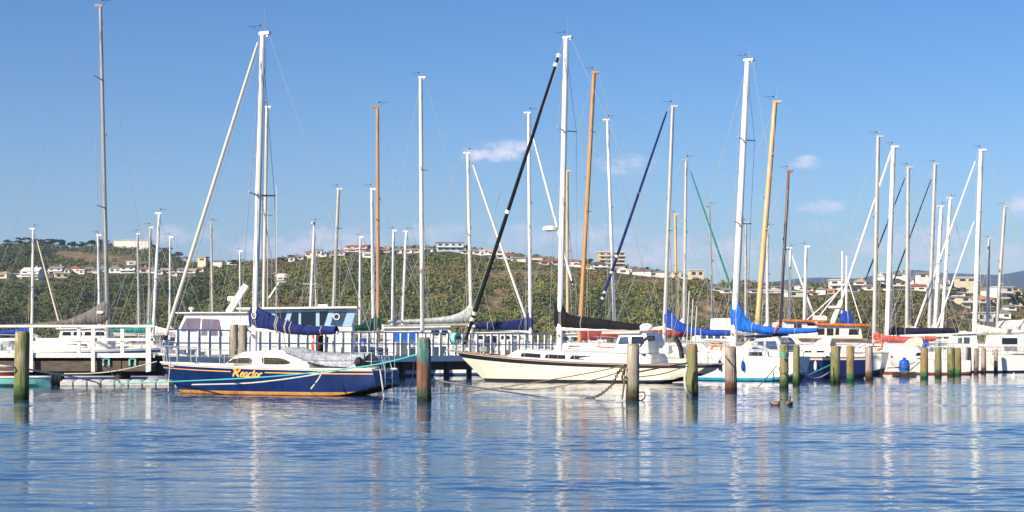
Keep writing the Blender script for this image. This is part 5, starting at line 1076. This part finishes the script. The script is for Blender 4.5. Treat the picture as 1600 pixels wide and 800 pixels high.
def house(px, py, w, h, wall, roof, rt, st, label, Y=None, rz=None, extra=None):
    Y = Y or hit(px, py + 1.0) or interp(px, KX, [k[3] for k in KN]) + 20
    rr = random.Random(int(px * 13 + py)); rz = rr.uniform(-.35, .35) if rz is None else rz
    h *= 1.12; w *= 1.08; W = w * Y / F; Ht = h * Y / F; D = max(4.5, min(10, W * .8)); g = zt(px, Y); c = Vector(((px - CX) / F * Y, Y + D / 2, max(g, H + (HZ - py) / F * Y) - .2)); cs, sn = math.cos(rz), math.sin(rz)
    HOUSES.append((c.x, c.y, max(W, D) * .62, c.z, px, w / 2, HZ - (c.z - H) * F / Y))
    root = empty('house', c, label, 'house', 'houses on the hillsides')
    T = lambda x, y, z: c + Vector((x * cs - y * sn, x * sn + y * cs, z))
    rh = 0 if rt == 'flat' else min(Ht * .36, W * .28); hw = Ht - rh
    mb = MB(); mb.prism([T(-W / 2, -D / 2, -4), T(W / 2, -D / 2, -4), T(W / 2, -D / 2, hw), T(-W / 2, -D / 2, hw)], [T(-W / 2, D / 2, -4), T(W / 2, D / 2, -4), T(W / 2, D / 2, hw), T(-W / 2, D / 2, hw)])
    mb.build('walls', HW[wall], root)
    mb = MB(); o = .35
    if rt == 'flat': mb.prism([T(-W / 2 - o, -D / 2 - o, hw + .003), T(W / 2 + o, -D / 2 - o, hw + .003), T(W / 2 + o, -D / 2 - o, hw + .35), T(-W / 2 - o, -D / 2 - o, hw + .35)], [T(-W / 2 - o, D / 2 + o, hw + .003), T(W / 2 + o, D / 2 + o, hw + .003), T(W / 2 + o, D / 2 + o, hw + .35), T(-W / 2 - o, D / 2 + o, hw + .35)])
    elif rt == 'gable':   # gable end faces the water
        mb.prism([T(-W / 2 - o, -D / 2 - o, hw - .05), T(W / 2 + o, -D / 2 - o, hw - .05), T(0, -D / 2 - o, hw + rh)], [T(-W / 2 - o, D / 2 + o, hw - .05), T(W / 2 + o, D / 2 + o, hw - .05), T(0, D / 2 + o, hw + rh)])
    else:
        k = D * .42 if rt == 'hip' else .05
        e = [T(-W / 2 - o, -D / 2 - o, hw - .04), T(W / 2 + o, -D / 2 - o, hw - .04), T(W / 2 + o, D / 2 + o, hw - .04), T(-W / 2 - o, D / 2 + o, hw - .04)]; k = min(k, W * .42)
        mb.add(e + [T(-W / 2 + k, 0, hw + rh), T(W / 2 - k, 0, hw + rh)], [(0, 1, 5, 4), (2, 3, 4, 5), (1, 2, 5), (3, 0, 4), (3, 2, 1, 0)])
    ro = mb.build('roof', HR[roof], root)
    if rt in ('hip', 'ridge') and rr.random() < .4:
        mb = MB(); q = T(W * .2, .3, hw + rh); mb.box(q, (.7, .7, 1.3), rz); mb.build('chimney', HW['tan'], ro)
    nw = max(1, min(6, int(W / 2.6)))
    for fl_ in range(st):
        for i in range(nw):
            if rr.random() < .12: continue
            x = (i + .5) / nw * W - W / 2; wz = hw / st * (fl_ + .56); ww = W / nw * rr.uniform(.42, .62); wh = hw / st * rr.uniform(.34, .46)
            mb = MB(); mb.prism([T(x - ww / 2, -D / 2 - .06, wz - wh / 2), T(x + ww / 2, -D / 2 - .06, wz - wh / 2), T(x + ww / 2, -D / 2 - .06, wz + wh / 2), T(x - ww / 2, -D / 2 - .06, wz + wh / 2)], [T(x - ww / 2, -D / 2 + .1, wz - wh / 2), T(x + ww / 2, -D / 2 + .1, wz - wh / 2), T(x + ww / 2, -D / 2 + .1, wz + wh / 2), T(x - ww / 2, -D / 2 + .1, wz + wh / 2)])
            mb.build('window', HG, root)
    if st > 1 and extra != 'noband':
        for fl_ in range(1, st):
            mb = MB(); a_ = hw / st * fl_; mb.prism([T(-W / 2 - .1, -D / 2 - 1.1, a_ - .12), T(W / 2 + .1, -D / 2 - 1.1, a_ - .12), T(W / 2 + .1, -D / 2 - 1.1, a_ + .12), T(-W / 2 - .1, -D / 2 - 1.1, a_ + .12)], [T(-W / 2 - .1, -D / 2 - .07, a_ - .12), T(W / 2 + .1, -D / 2 - .07, a_ - .12), T(W / 2 + .1, -D / 2 - .07, a_ + .12), T(-W / 2 - .1, -D / 2 - .07, a_ + .12)]); mb.build('balcony', HT, root)
    return root
HL = [
 (6, 434, 16, 10, 'cream', 'tan', 'hip', 1, 'cream house with tan roof at the far left edge of the hillside terrace'), (27, 433, 15, 7, 'white', 'grey', 'ridge', 1, 'low white house left of the big white three level one'),
 (48, 436, 28, 17, 'white', 'white', 'ridge', 3, 'big white three level house with terraces behind the far left mast'), (88, 427, 22, 11, 'white', 'grey', 'ridge', 2, 'white two storey house right of the slack cream jib'), (104, 427, 8, 8, 'white', 'grey', 'gable', 1, 'little white gabled house beside a two storey one on the left terrace'),
 (94, 434, 20, 7, 'cream', 'white', 'flat', 1, 'low cream house stepped below the left terrace row'), (119, 426, 18, 10, 'white', 'red', 'gable', 1, 'white house with red gable roof on the left terrace'), (138, 425, 14, 8, 'tan', 'grey', 'ridge', 1, 'tan house right of the red gabled one'),
 (161, 424, 12, 9, 'blue', 'grey', 'gable', 1, 'pale blue house left of the tall grey mast'), (180, 426, 18, 11, 'white', 'grey', 'gable', 1, 'white gabled house just right of the tall grey mast'), (202, 426, 24, 12, 'white', 'dark', 'hip', 2, 'white house with dark hip roof on the left terrace'), (205, 414, 13, 5, 'white', 'white', 'flat', 1, 'small white flat roofed house above the left terrace row'),
 (222, 426, 14, 9, 'white', 'red', 'ridge', 1, 'white house with red ridge roof right of the dark roofed one'), (239, 426, 16, 9, 'white', 'blue' if False else 'grey', 'ridge', 1, 'white house seen behind the mast above the teal cover'), (259, 427, 20, 8, 'cream', 'tan', 'ridge', 1, 'cream house with tan roof near the left end of the long furled jib'), (283, 429, 14, 10, 'white', 'grey', 'ridge', 2, 'white two storey house behind the upper furled jib of the navy yacht'),
 (298, 430, 16, 10, 'cream', 'tan', 'ridge', 2, 'cream house on a bare bank right of the long furled jib'), (312, 424, 12, 7, 'white', 'red', 'gable', 1, 'small white house with red roof above the bare bank'), (316, 409, 12, 7, 'cream', 'tan', 'flat', 1, 'cream flat roofed house high on the ridge left of the navy yacht\'s mast'), (292, 407, 10, 5, 'grey', 'grey', 'flat', 1, 'grey house half hidden by trees high left of the ridge'),
 (340, 413, 14, 7, 'white', 'grey', 'ridge', 1, 'white house on the ridge where it dips lowest'), (362, 413, 13, 7, 'white', 'grey', 'ridge', 1, 'white house on the ridge just left of the navy yacht\'s mast'), (436, 438, 11, 7, 'white', 'white', 'flat', 1, 'lone white house on the green slope right of the cream mast'),
 (470, 405, 11, 6, 'white', 'grey', 'ridge', 1, 'first small white house at the left end of the main ridge row'), (487, 400, 18, 9, 'cream', 'brown', 'hip', 1, 'cream house with brown hip roof on the ridge behind two splayed masts'), (505, 400, 13, 6, 'white', 'grey', 'ridge', 1, 'white low house left of the pale grey mast on the ridge'), (521, 401, 13, 8, 'grey', 'grey', 'ridge', 2, 'grey two storey house behind the pale grey mast'),
 (548, 396, 15, 9, 'white', 'tan', 'hip', 2, 'white house with tan hip roof left of the long pink one'), (560, 391, 34, 9, 'pink', 'red', 'ridge', 2, 'long pink two storey building on the ridge left of the orange mast'), (576, 402, 16, 7, 'white', 'white', 'flat', 1, 'white house stepped below the long pink building'), (601, 397, 18, 9, 'cream', 'red', 'hip', 2, 'cream house with red roof just right of the first orange mast'),
 (622, 396, 14, 8, 'white', 'grey', 'ridge', 1, 'white house between the two thin masts right of the orange mast'), (639, 395, 15, 7, 'white', 'tan', 'ridge', 1, 'white tan roofed house left of the tall white mast'), (651, 394, 10, 5, 'cream', 'grey', 'flat', 1, 'tiny cream house touching the tall white mast on its left'), (671, 393, 12, 4, 'white', 'grey', 'flat', 1, 'low white house between the tall white mast and the blue grey block'),
 (702, 392, 38, 12, 'blue', 'grey', 'flat', 2, 'blue grey glass fronted block with a sloping end on the ridge'), (746, 398, 13, 8, 'white', 'grey', 'ridge', 1, 'white house right of the mast with the pale grey cover'), (764, 402, 20, 12, 'white', 'tan', 'ridge', 2, 'white two storey house just left of the black furled jib on the ridge'), (780, 404, 12, 12, 'white', 'white', 'flat', 2, 'white flat roofed house behind the black furled jib'),
 (797, 405, 18, 9, 'white', 'red', 'hip', 1, 'white house with red hip roof right of the black furled jib'), (812, 409, 22, 8, 'cream', 'grey', 'ridge', 1, 'cream grey roofed house left of the mast with navy cover'), (838, 410, 17, 13, 'tan', 'dark', 'hip', 2, 'tan two storey house with dark roof right of the mast with navy cover'), (850, 413, 14, 7, 'pink', 'red', 'ridge', 1, 'pink red roofed house left of the cream yacht\'s mast'),
 (866, 413, 16, 9, 'cream', 'red', 'ridge', 1, 'cream house touching the cream yacht\'s mast on its left'), (897, 416, 22, 11, 'white', 'red', 'hip', 1, 'white house with dark red roof between the white and the orange mast'), (955, 417, 38, 21, 'tan', 'white', 'flat', 4, 'large cream four storey block with balcony bands on the ridge'), (937, 421, 22, 12, 'white', 'dark', 'hip', 2, 'white house with dark hip roof below the four storey block on its left'),
 (975, 427, 18, 9, 'white', 'white', 'gable', 1, 'white gabled house right of the navy furled jib'), (990, 424, 13, 8, 'white', 'grey', 'gable', 1, 'small white gable behind the houses right of the navy jib'), (1004, 430, 27, 10, 'white', 'brown', 'ridge', 1, 'white house with brown roof left of the grey white mast'), (1026, 432, 22, 7, 'white', 'grey', 'flat', 1, 'low white flat house just left of the grey white mast'),
 (1057, 430, 14, 9, 'cream', 'tan', 'gable', 1, 'cream gabled house behind the thin yellow mast'), (1088, 432, 20, 9, 'cream', 'white', 'flat', 1, 'cream box shaped house on the ridge between the two teal jibs'), (1138, 459, 20, 8, 'white', 'grey', 'ridge', 1, 'white house left of the thick mast with bright blue cover'), (1204, 461, 40, 8, 'cream', 'white', 'ridge', 2, 'long cream row house behind the thick yellow mast'),
 (1243, 463, 30, 7, 'white', 'white', 'flat', 1, 'long low white building right of the brown mast'), (1217, 451, 16, 5, 'white', 'grey', 'ridge', 1, 'small white house behind the brown mast top of the slope'), (1262, 455, 16, 7, 'white', 'grey', 'ridge', 1, 'white house behind the slanting white stay'), (1284, 461, 14, 12, 'white', 'grey', 'gable', 1, 'white steep gabled house left of the orange roofed launch\'s masts'), (1299, 461, 16, 8, 'tan', 'orange', 'ridge', 1, 'house with orange roof behind the launch\'s radar arch'),
 (1312, 453, 26, 14, 'white', 'white', 'flat', 2, 'white cubic two storey house behind the launch\'s masts'), (1345, 449, 18, 13, 'cream', 'tan', 'hip', 2, 'cream two storey house left of the mast with faded red cover'), (1332, 456, 20, 6, 'grey', 'dark', 'flat', 1, 'grey garage like building below the cream house'), (1375, 443, 16, 15, 'white', 'white', 'hip', 2, 'white house with white hip roof between the right hand masts'), (1402, 452, 26, 16, 'cream', 'dark', 'hip', 2, 'cream house with dark grey hip roof right of the white boom mast'),
 (1407, 433, 18, 8, 'white', 'grey', 'ridge', 1, 'white house at the top behind the dark grey hip roofed one'), (1434, 454, 28, 10, 'white', 'red', 'ridge', 1, 'white house with long red roof among the right hand masts'), (1447, 434, 22, 9, 'white', 'grey', 'ridge', 1, 'white house at the top of the right hand hill'), (1464, 450, 20, 9, 'cream', 'orange', 'ridge', 1, 'cream house with orange roof behind the thick short mast'), (1489, 451, 12, 6, 'tan', 'red', 'gable', 1, 'small tan house with red gable roof at right'),
 (1511, 441, 26, 7, 'cream', 'white', 'flat', 1, 'long pale flat roofed building left of the tall white mast at right'), (1489, 470, 14, 7, 'grey', 'white', 'flat', 1, 'grey house on the right slope with pale flat roof'), (1507, 480, 16, 14, 'cream', 'grey', 'flat', 2, 'cream two storey house on the right slope left of the tall mast'), (1533, 478, 36, 16, 'cream', 'orange', 'hip', 2, 'large cream house with orange roof behind the tall right hand mast'), (1547, 463, 16, 14, 'white', 'grey', 'gable', 2, 'white tall gabled house right of the tall right hand mast'),
 (1567, 466, 28, 16, 'white', 'white', 'flat', 2, 'large white cubic house at right near the last mast'), (1567, 499, 26, 13, 'white', 'grey', 'hip', 1, 'white house low on the slope beside the last mast'), (1595, 478, 22, 9, 'cream', 'tan', 'ridge', 1, 'cream house cut by the right edge'), (1512, 503, 18, 14, 'brown', 'brown', 'hip', 1, 'brown hip roofed house low behind the motor cruisers'), (1537, 503, 26, 12, 'white', 'white', 'flat', 1, 'white house low behind the tall right hand mast'), (1592, 463, 10, 9, 'white', 'orange', 'ridge', 1, 'small white house with orange roof at the right edge')]
HL += [(455, 409, 9, 6, 'white', 'grey', 'flat', 1, 'tiny white house lowest at the left start of the main ridge row'), (497, 398, 10, 7, 'white', 'grey', 'flat', 1, 'small white house squeezed right of the brown hip roofed one'), (534, 399, 10, 8, 'white', 'red', 'gable', 1, 'small white red roofed house just right of the pale grey mast'),
 (588, 398, 10, 9, 'white', 'grey', 'ridge', 2, 'narrow white house hidden behind the first orange mast'), (611, 397, 9, 7, 'white', 'grey', 'gable', 1, 'small white gable left of the thin mast beyond the orange one'), (630, 396, 8, 6, 'cream', 'red', 'gable', 1, 'little cream house between the two thin masts by the tall white mast'), (661, 395, 9, 6, 'white', 'grey', 'ridge', 1, 'little white house touching the tall white mast on its right'),
 (725, 396, 9, 6, 'white', 'grey', 'ridge', 1, 'small white house right below the sloping blue grey block'), (754, 400, 8, 8, 'white', 'white', 'flat', 1, 'small white box between two ridge houses left of the black jib'), (789, 400, 12, 6, 'cream', 'grey', 'ridge', 1, 'cream house peeping above the red hip roofed one'), (826, 405, 10, 6, 'white', 'grey', 'ridge', 1, 'white house touching the navy covered yacht\'s mast on the ridge'),
 (858, 409, 10, 6, 'white', 'grey', 'gable', 1, 'white gable peeping above the pink red roofed house'), (878, 415, 10, 7, 'cream', 'red', 'gable', 1, 'small house right at the cream yacht\'s mast on the ridge'), (911, 417, 12, 7, 'white', 'grey', 'ridge', 1, 'white house just left of the orange mast\'s upper half on the ridge'), (922, 420, 10, 8, 'cream', 'brown', 'ridge', 1, 'cream brown roofed house right of the orange mast on the ridge'),
 (1016, 426, 10, 6, 'cream', 'grey', 'gable', 1, 'cream gable above the brown roofed ridge house'), (1044, 432, 12, 7, 'white', 'grey', 'ridge', 1, 'white house right at the grey white mast on the ridge'), (1072, 435, 12, 6, 'white', 'grey', 'ridge', 1, 'white house left of the cream box house on the ridge'), (1120, 455, 14, 8, 'white', 'grey', 'gable', 1, 'white gable beside the rocky cutting left of the thick mast'),
 (1178, 459, 14, 7, 'white', 'grey', 'ridge', 1, 'white house left of the thick yellow mast'), (1228, 454, 10, 6, 'cream', 'red', 'ridge', 1, 'cream house just right of the brown mast'), (1252, 452, 10, 6, 'white', 'grey', 'flat', 1, 'tiny white house above the long low building'), (1272, 462, 12, 7, 'white', 'red', 'ridge', 1, 'white red roofed house left of the steep gabled one'), (1358, 453, 12, 9, 'white', 'grey', 'ridge', 1, 'white house right of the cream two storey one'),
 (1388, 455, 12, 8, 'white', 'grey', 'ridge', 1, 'white house at the mast with the long white boom'), (1421, 441, 14, 7, 'white', 'grey', 'ridge', 1, 'white house in front of the big green tree at right'), (1475, 441, 16, 7, 'white', 'grey', 'ridge', 1, 'white house between the right hand masts near the hilltop'), (1520, 455, 14, 7, 'white', 'red', 'ridge', 1, 'white red roofed house left of the tall right hand mast'), (1580, 484, 14, 8, 'white', 'grey', 'ridge', 1, 'white house below the large white cubic one'), (1500, 462, 16, 7, 'cream', 'grey', 'ridge', 1, 'cream house above the grey flat roofed one on the right slope'),
 (70, 435, 12, 7, 'white', 'grey', 'gable', 1, 'white gable right of the big three level house'), (127, 428, 9, 6, 'white', 'white', 'flat', 1, 'tiny white box between the red gabled and the tan house'), (150, 427, 10, 7, 'cream', 'grey', 'ridge', 1, 'cream house left of the pale blue one'), (248, 428, 12, 7, 'white', 'grey', 'ridge', 1, 'white house right of the leaning mast on the left terrace'), (270, 430, 12, 7, 'white', 'tan', 'gable', 1, 'white gable left of the upper furled jib on the left terrace')]
for h_ in HL: house(*h_)
house(205, 382.5, 50, 6.5, 'white', 'white', 'flat', 0, 'long low white building alone on top of the bare hill', Y=940, rz=0)

# ------------------------------------------------------------------ trees one can tell apart
def tree(px, Y, wd, ht, col, label, name='pine_tree', grp='trees on the skyline', base=None):
    X = (px - CX) / F * Y; g = zt(px, Y) if base is None else base; root = empty(name, (X, Y, g), label, 'tree', grp); W = wd * Y / F; Hh = ht * Y / F; rr = random.Random(int(px * 7 + Y))
    mb = MB(); mb.tube([(X, Y, g - 1), (X + rr.uniform(-.2, .2), Y, g + Hh * .5), (X, Y, g + Hh * .8)], [Hh * .05, Hh * .035, .08], 7)
    for k in range(4):
        a = rr.uniform(0, 6.28); z0 = g + Hh * rr.uniform(.3, .55); mb.tube([(X, Y, z0), (X + math.cos(a) * W * .3, Y + math.sin(a) * W * .3, z0 + Hh * .22)], [Hh * .02, .05], 5)
    mb.build('trunk', BARK, root, smooth=True)
    C, RR, K, S = [], [], [], []
    for k in range(11):
        a = rr.uniform(0, 6.28); q = rr.uniform(0, .36) * W; f = rr.uniform(.42, .86); C.append((X + math.cos(a) * q, Y + math.sin(a) * q, g + Hh * f)); s_ = rr.uniform(.14, .24)
        RR.append((W * s_, W * s_, Hh * s_ * .6)); v = rr.uniform(.7, 1.4); K.append([c * v for c in col]); S.append(max(.3, .045 * W))
    V, KK = leaves(C, RR, K, 70, S); leaf_obj('crown', V, KK, root)
DG, MG, OG, LG = (.016, .028, .014), (.03, .055, .018), (.05, .06, .022), (.055, .085, .025)
TREES = [(14, 930, 22, 16, DG), (33, 935, 24, 17, DG), (52, 940, 22, 14, DG), (66, 945, 18, 11, DG), (80, 935, 22, 16, DG), (97, 940, 24, 15, DG), (112, 945, 20, 13, DG), (128, 935, 24, 15, DG), (143, 940, 22, 16, DG), (160, 935, 16, 13, DG), (184, 945, 14, 13, DG), (196, 950, 12, 11, DG), (243, 920, 22, 12, DG), (260, 900, 22, 14, DG), (279, 880, 20, 12, DG)]
for i, q in enumerate(TREES): tree(*q, 'dark rounded pine on the left hilltop, number %s from the left of its row' % ['one', 'two', 'three', 'four', 'five', 'six', 'seven', 'eight', 'nine', 'ten', 'eleven', 'twelve', 'thirteen', 'fourteen', 'fifteen'][i] if False else
    ['dark spreading pine at the far left of the hilltop row', 'dark round pine left of the far left mast', 'dark pine right behind the far left mast', 'smallest pine, right of the far left mast on the hilltop', 'dark pine above the slack cream jib\'s top', 'broad dark pine right of the slack cream jib', 'low dark pine where the hilltop row sags', 'dark pine halfway between the slack jib and the short white mast', 'dark pine just left of the short white mast on the hilltop', 'narrow dark pine against the tall grey mast', 'dark tree at the left end of the long white hilltop building', 'dark shrubby tree on the right of its neighbour by the white hilltop building', 'dark pine right of the white hilltop building, between two masts', 'dark pine on the shoulder where the left hill starts to fall', 'lowest dark pine on the falling right shoulder of the left hill'][i])
TR2 = [(365, 690, 20, 13, DG, 'dark pine on the low part of the ridge left of the navy yacht\'s mast'), (318, 830, 16, 9, DG, 'dark tree beside the cream flat roofed ridge house'), (440, 700, 14, 8, MG, 'small green tree right of the radar on the ridge'), (453, 695, 12, 9, DG, 'dark tree left of the first ridge house'), (530, 700, 14, 8, MG, 'green tree right of the pale grey mast on the ridge'), (590, 690, 12, 8, DG, 'dark tree behind the first orange mast'),
 (665, 712, 12, 7, MG, 'green tree right of the tall white mast on the ridge'), (730, 712, 16, 14, DG, 'dark tree against the mast with the pale grey cover'), (752, 715, 10, 9, DG, 'small dark tree between two white ridge houses'), (805, 715, 12, 8, MG, 'green tree right of the black jib'), (878, 705, 12, 12, DG, 'dark tree behind the cream yacht\'s mast'), (918, 690, 18, 15, MG, 'bushy green tree left of the four storey block'), (905, 700, 12, 10, DG, 'dark tree right of the dark red roof'),
 (1012, 700, 12, 12, DG, 'dark round tree above the brown roofed ridge house'), (1033, 690, 14, 9, MG, 'green tree left of the grey white mast top of ridge'), (1070, 670, 16, 11, MG, 'green tree beside the dark edged silver mast'), (1105, 655, 14, 9, MG, 'green tree right of the cream box house'), (1165, 630, 26, 15, DG, 'dark wide tree right of the thick mast with bright blue cover'), (1187, 640, 14, 11, DG, 'dark tree behind the thick yellow mast'),
 (1332, 640, 14, 10, MG, 'green tree left of the cream two storey house'), (1428, 640, 28, 18, MG, 'big green tree behind the red roofed house at right'), (1417, 625, 16, 14, DG, 'dark tree right of the dark grey hip roofed house'), (1455, 640, 14, 10, MG, 'green tree below the white house on the right hand hilltop'), (1487, 645, 20, 12, MG, 'round green tree right of the thick short mast'), (1500, 620, 26, 14, OG, 'olive tree on the slope left of the tall right mast'), (1521, 640, 14, 11, MG, 'green tree left of the tall white mast at right'), (1480, 610, 22, 14, OG, 'olive bushy tree under the small tan house'),
 (1590, 640, 22, 18, DG, 'dark green tree behind the large white cubic house'), (1585, 590, 36, 24, DG, 'large dark tree above the low white house at the right'), (1600, 575, 26, 20, DG, 'dark tree cut by the right edge of the photo'), (1548, 600, 18, 12, OG, 'olive tree below the orange roofed house'), (1478, 560, 24, 16, MG, 'green tree at the foot of the right slope'), (1376, 590, 22, 16, DG, 'dark tree on the brown slope beside the mast with faded red cover'), (1270, 620, 14, 9, MG, 'green tree by the white steep gabled house')]
for q in TR2: tree(q[0], q[1], q[2], q[3], q[4], q[5], name='tree', grp='trees among the hillside houses')

# ------------------------------------------------------------------ scrub that covers the hills (uncountable)
rs = random.Random(11); C, RR, K, S = [], [], [], []
PAL = [(.060, .074, .022), (.092, .110, .028), (.128, .142, .036), (.158, .160, .046), (.156, .130, .050), (.164, .122, .060), (.118, .112, .042), (.072, .072, .030)]
tries = 0
while len(C) < 13500 and tries < 60000:
    tries += 1
    px = rs.uniform(-120, 1720); Y = 492 + (rs.random() ** 1.25) * (480 if px < 330 else 270)
    z = zt(px, Y)
    if z < .3: continue
    X = (px - CX) / F * Y; py = HZ - (z - H) * F / Y
    if clay(px, py) > rs.uniform(.12, .75): continue
    if any(abs(X - h[0]) < h[2] and -9 < Y - h[1] < h[2] and z > h[3] - 7 for h in HOUSES): continue
    q = 1.2 * mnoise.noise((X / 55, Y / 70, 9)) + .5 * mnoise.noise((X / 17, Y / 22, 3)) + rs.uniform(-.2, .2)
    if px < 330: idx = 0 if q < -.1 else (1 if q < .25 else (6 if q < .45 else 2))
    elif px < 1100: idx = 7 if q < -.55 else 1 if q < -.2 else 2 if q < .12 else 3 if q < .3 else 4 if q < .5 else 5
    else: idx = 1 if q < -.45 else 6 if q < -.15 else 4 if q < .3 else 5 if q < .55 else 2
    r = .8 + 2.4 * rs.random() ** 1.5 * (1.35 if q < -.2 else 1) * (1.3 if Y > 800 else 1)
    top_ = HZ - (z + r - H) * F / Y; pxr = r * 1.1 * F / Y
    if any(h[4] - h[5] - pxr < px < h[4] + h[5] + pxr and Y < h[1] and top_ < h[6] - 1.2 for h in HOUSES): continue
    if Y > 800 and px < 330 and rs.random() < .55 and 85 < px: continue
    C.append((X, Y, z + r * .15)); RR.append((r * 1.15, r * 1.15, r * .85)); v = rs.uniform(.88, 1.14); K.append([c * v for c in PAL[idx]]); S.append(.20 + .12 * r)
V, KK = leaves(C, RR, K, 46, S, .28); tag(leaf_obj('hillside_scrub', V, KK), 'dense green and brown scrub covering the hillsides', 'scrub', kind='stuff')

# shoreline wall below the hills
mb = MB(); SEAW = mat('shore_wall_concrete', (.36, .29, .22), .9, var=.2, scale=.6, stain=.3)
for px in range(-120, 1720, 12): mb.beam(at(px, HZ, 486).xy.to_3d() + Vector((0, 0, 1.7)), at(px + 12, HZ, 486).xy.to_3d() + Vector((0, 0, 1.7)), 1.2, 4.4 + .3 * math.sin(px * .05))
tag(mb.build('sea_wall', SEAW), 'long pale tan sea wall along the foot of the hills behind the masts', 'sea wall')

# ------------------------------------------------------------------ haze
hb_ = MB(); hb_.box((0, 3200, 205), (14000, 6700, 420)); hz = hb_.build('haze', []); tag(hz, kind='stuff')
hm = bpy.data.materials.new('haze_air'); hm.use_nodes = True; t = hm.node_tree; t.nodes.remove(t.nodes['Principled BSDF'])
pv = nd(t, 'ShaderNodeVolumePrincipled'); pv.inputs['Color'].default_value = (.46, .63, 1.0, 1); pv.inputs['Density'].default_value = 1.4e-4; pv.inputs['Anisotropy'].default_value = 0.0
t.links.new(pv.outputs[0], t.nodes['Material Output'].inputs['Volume']); hz.data.materials.append(hm)
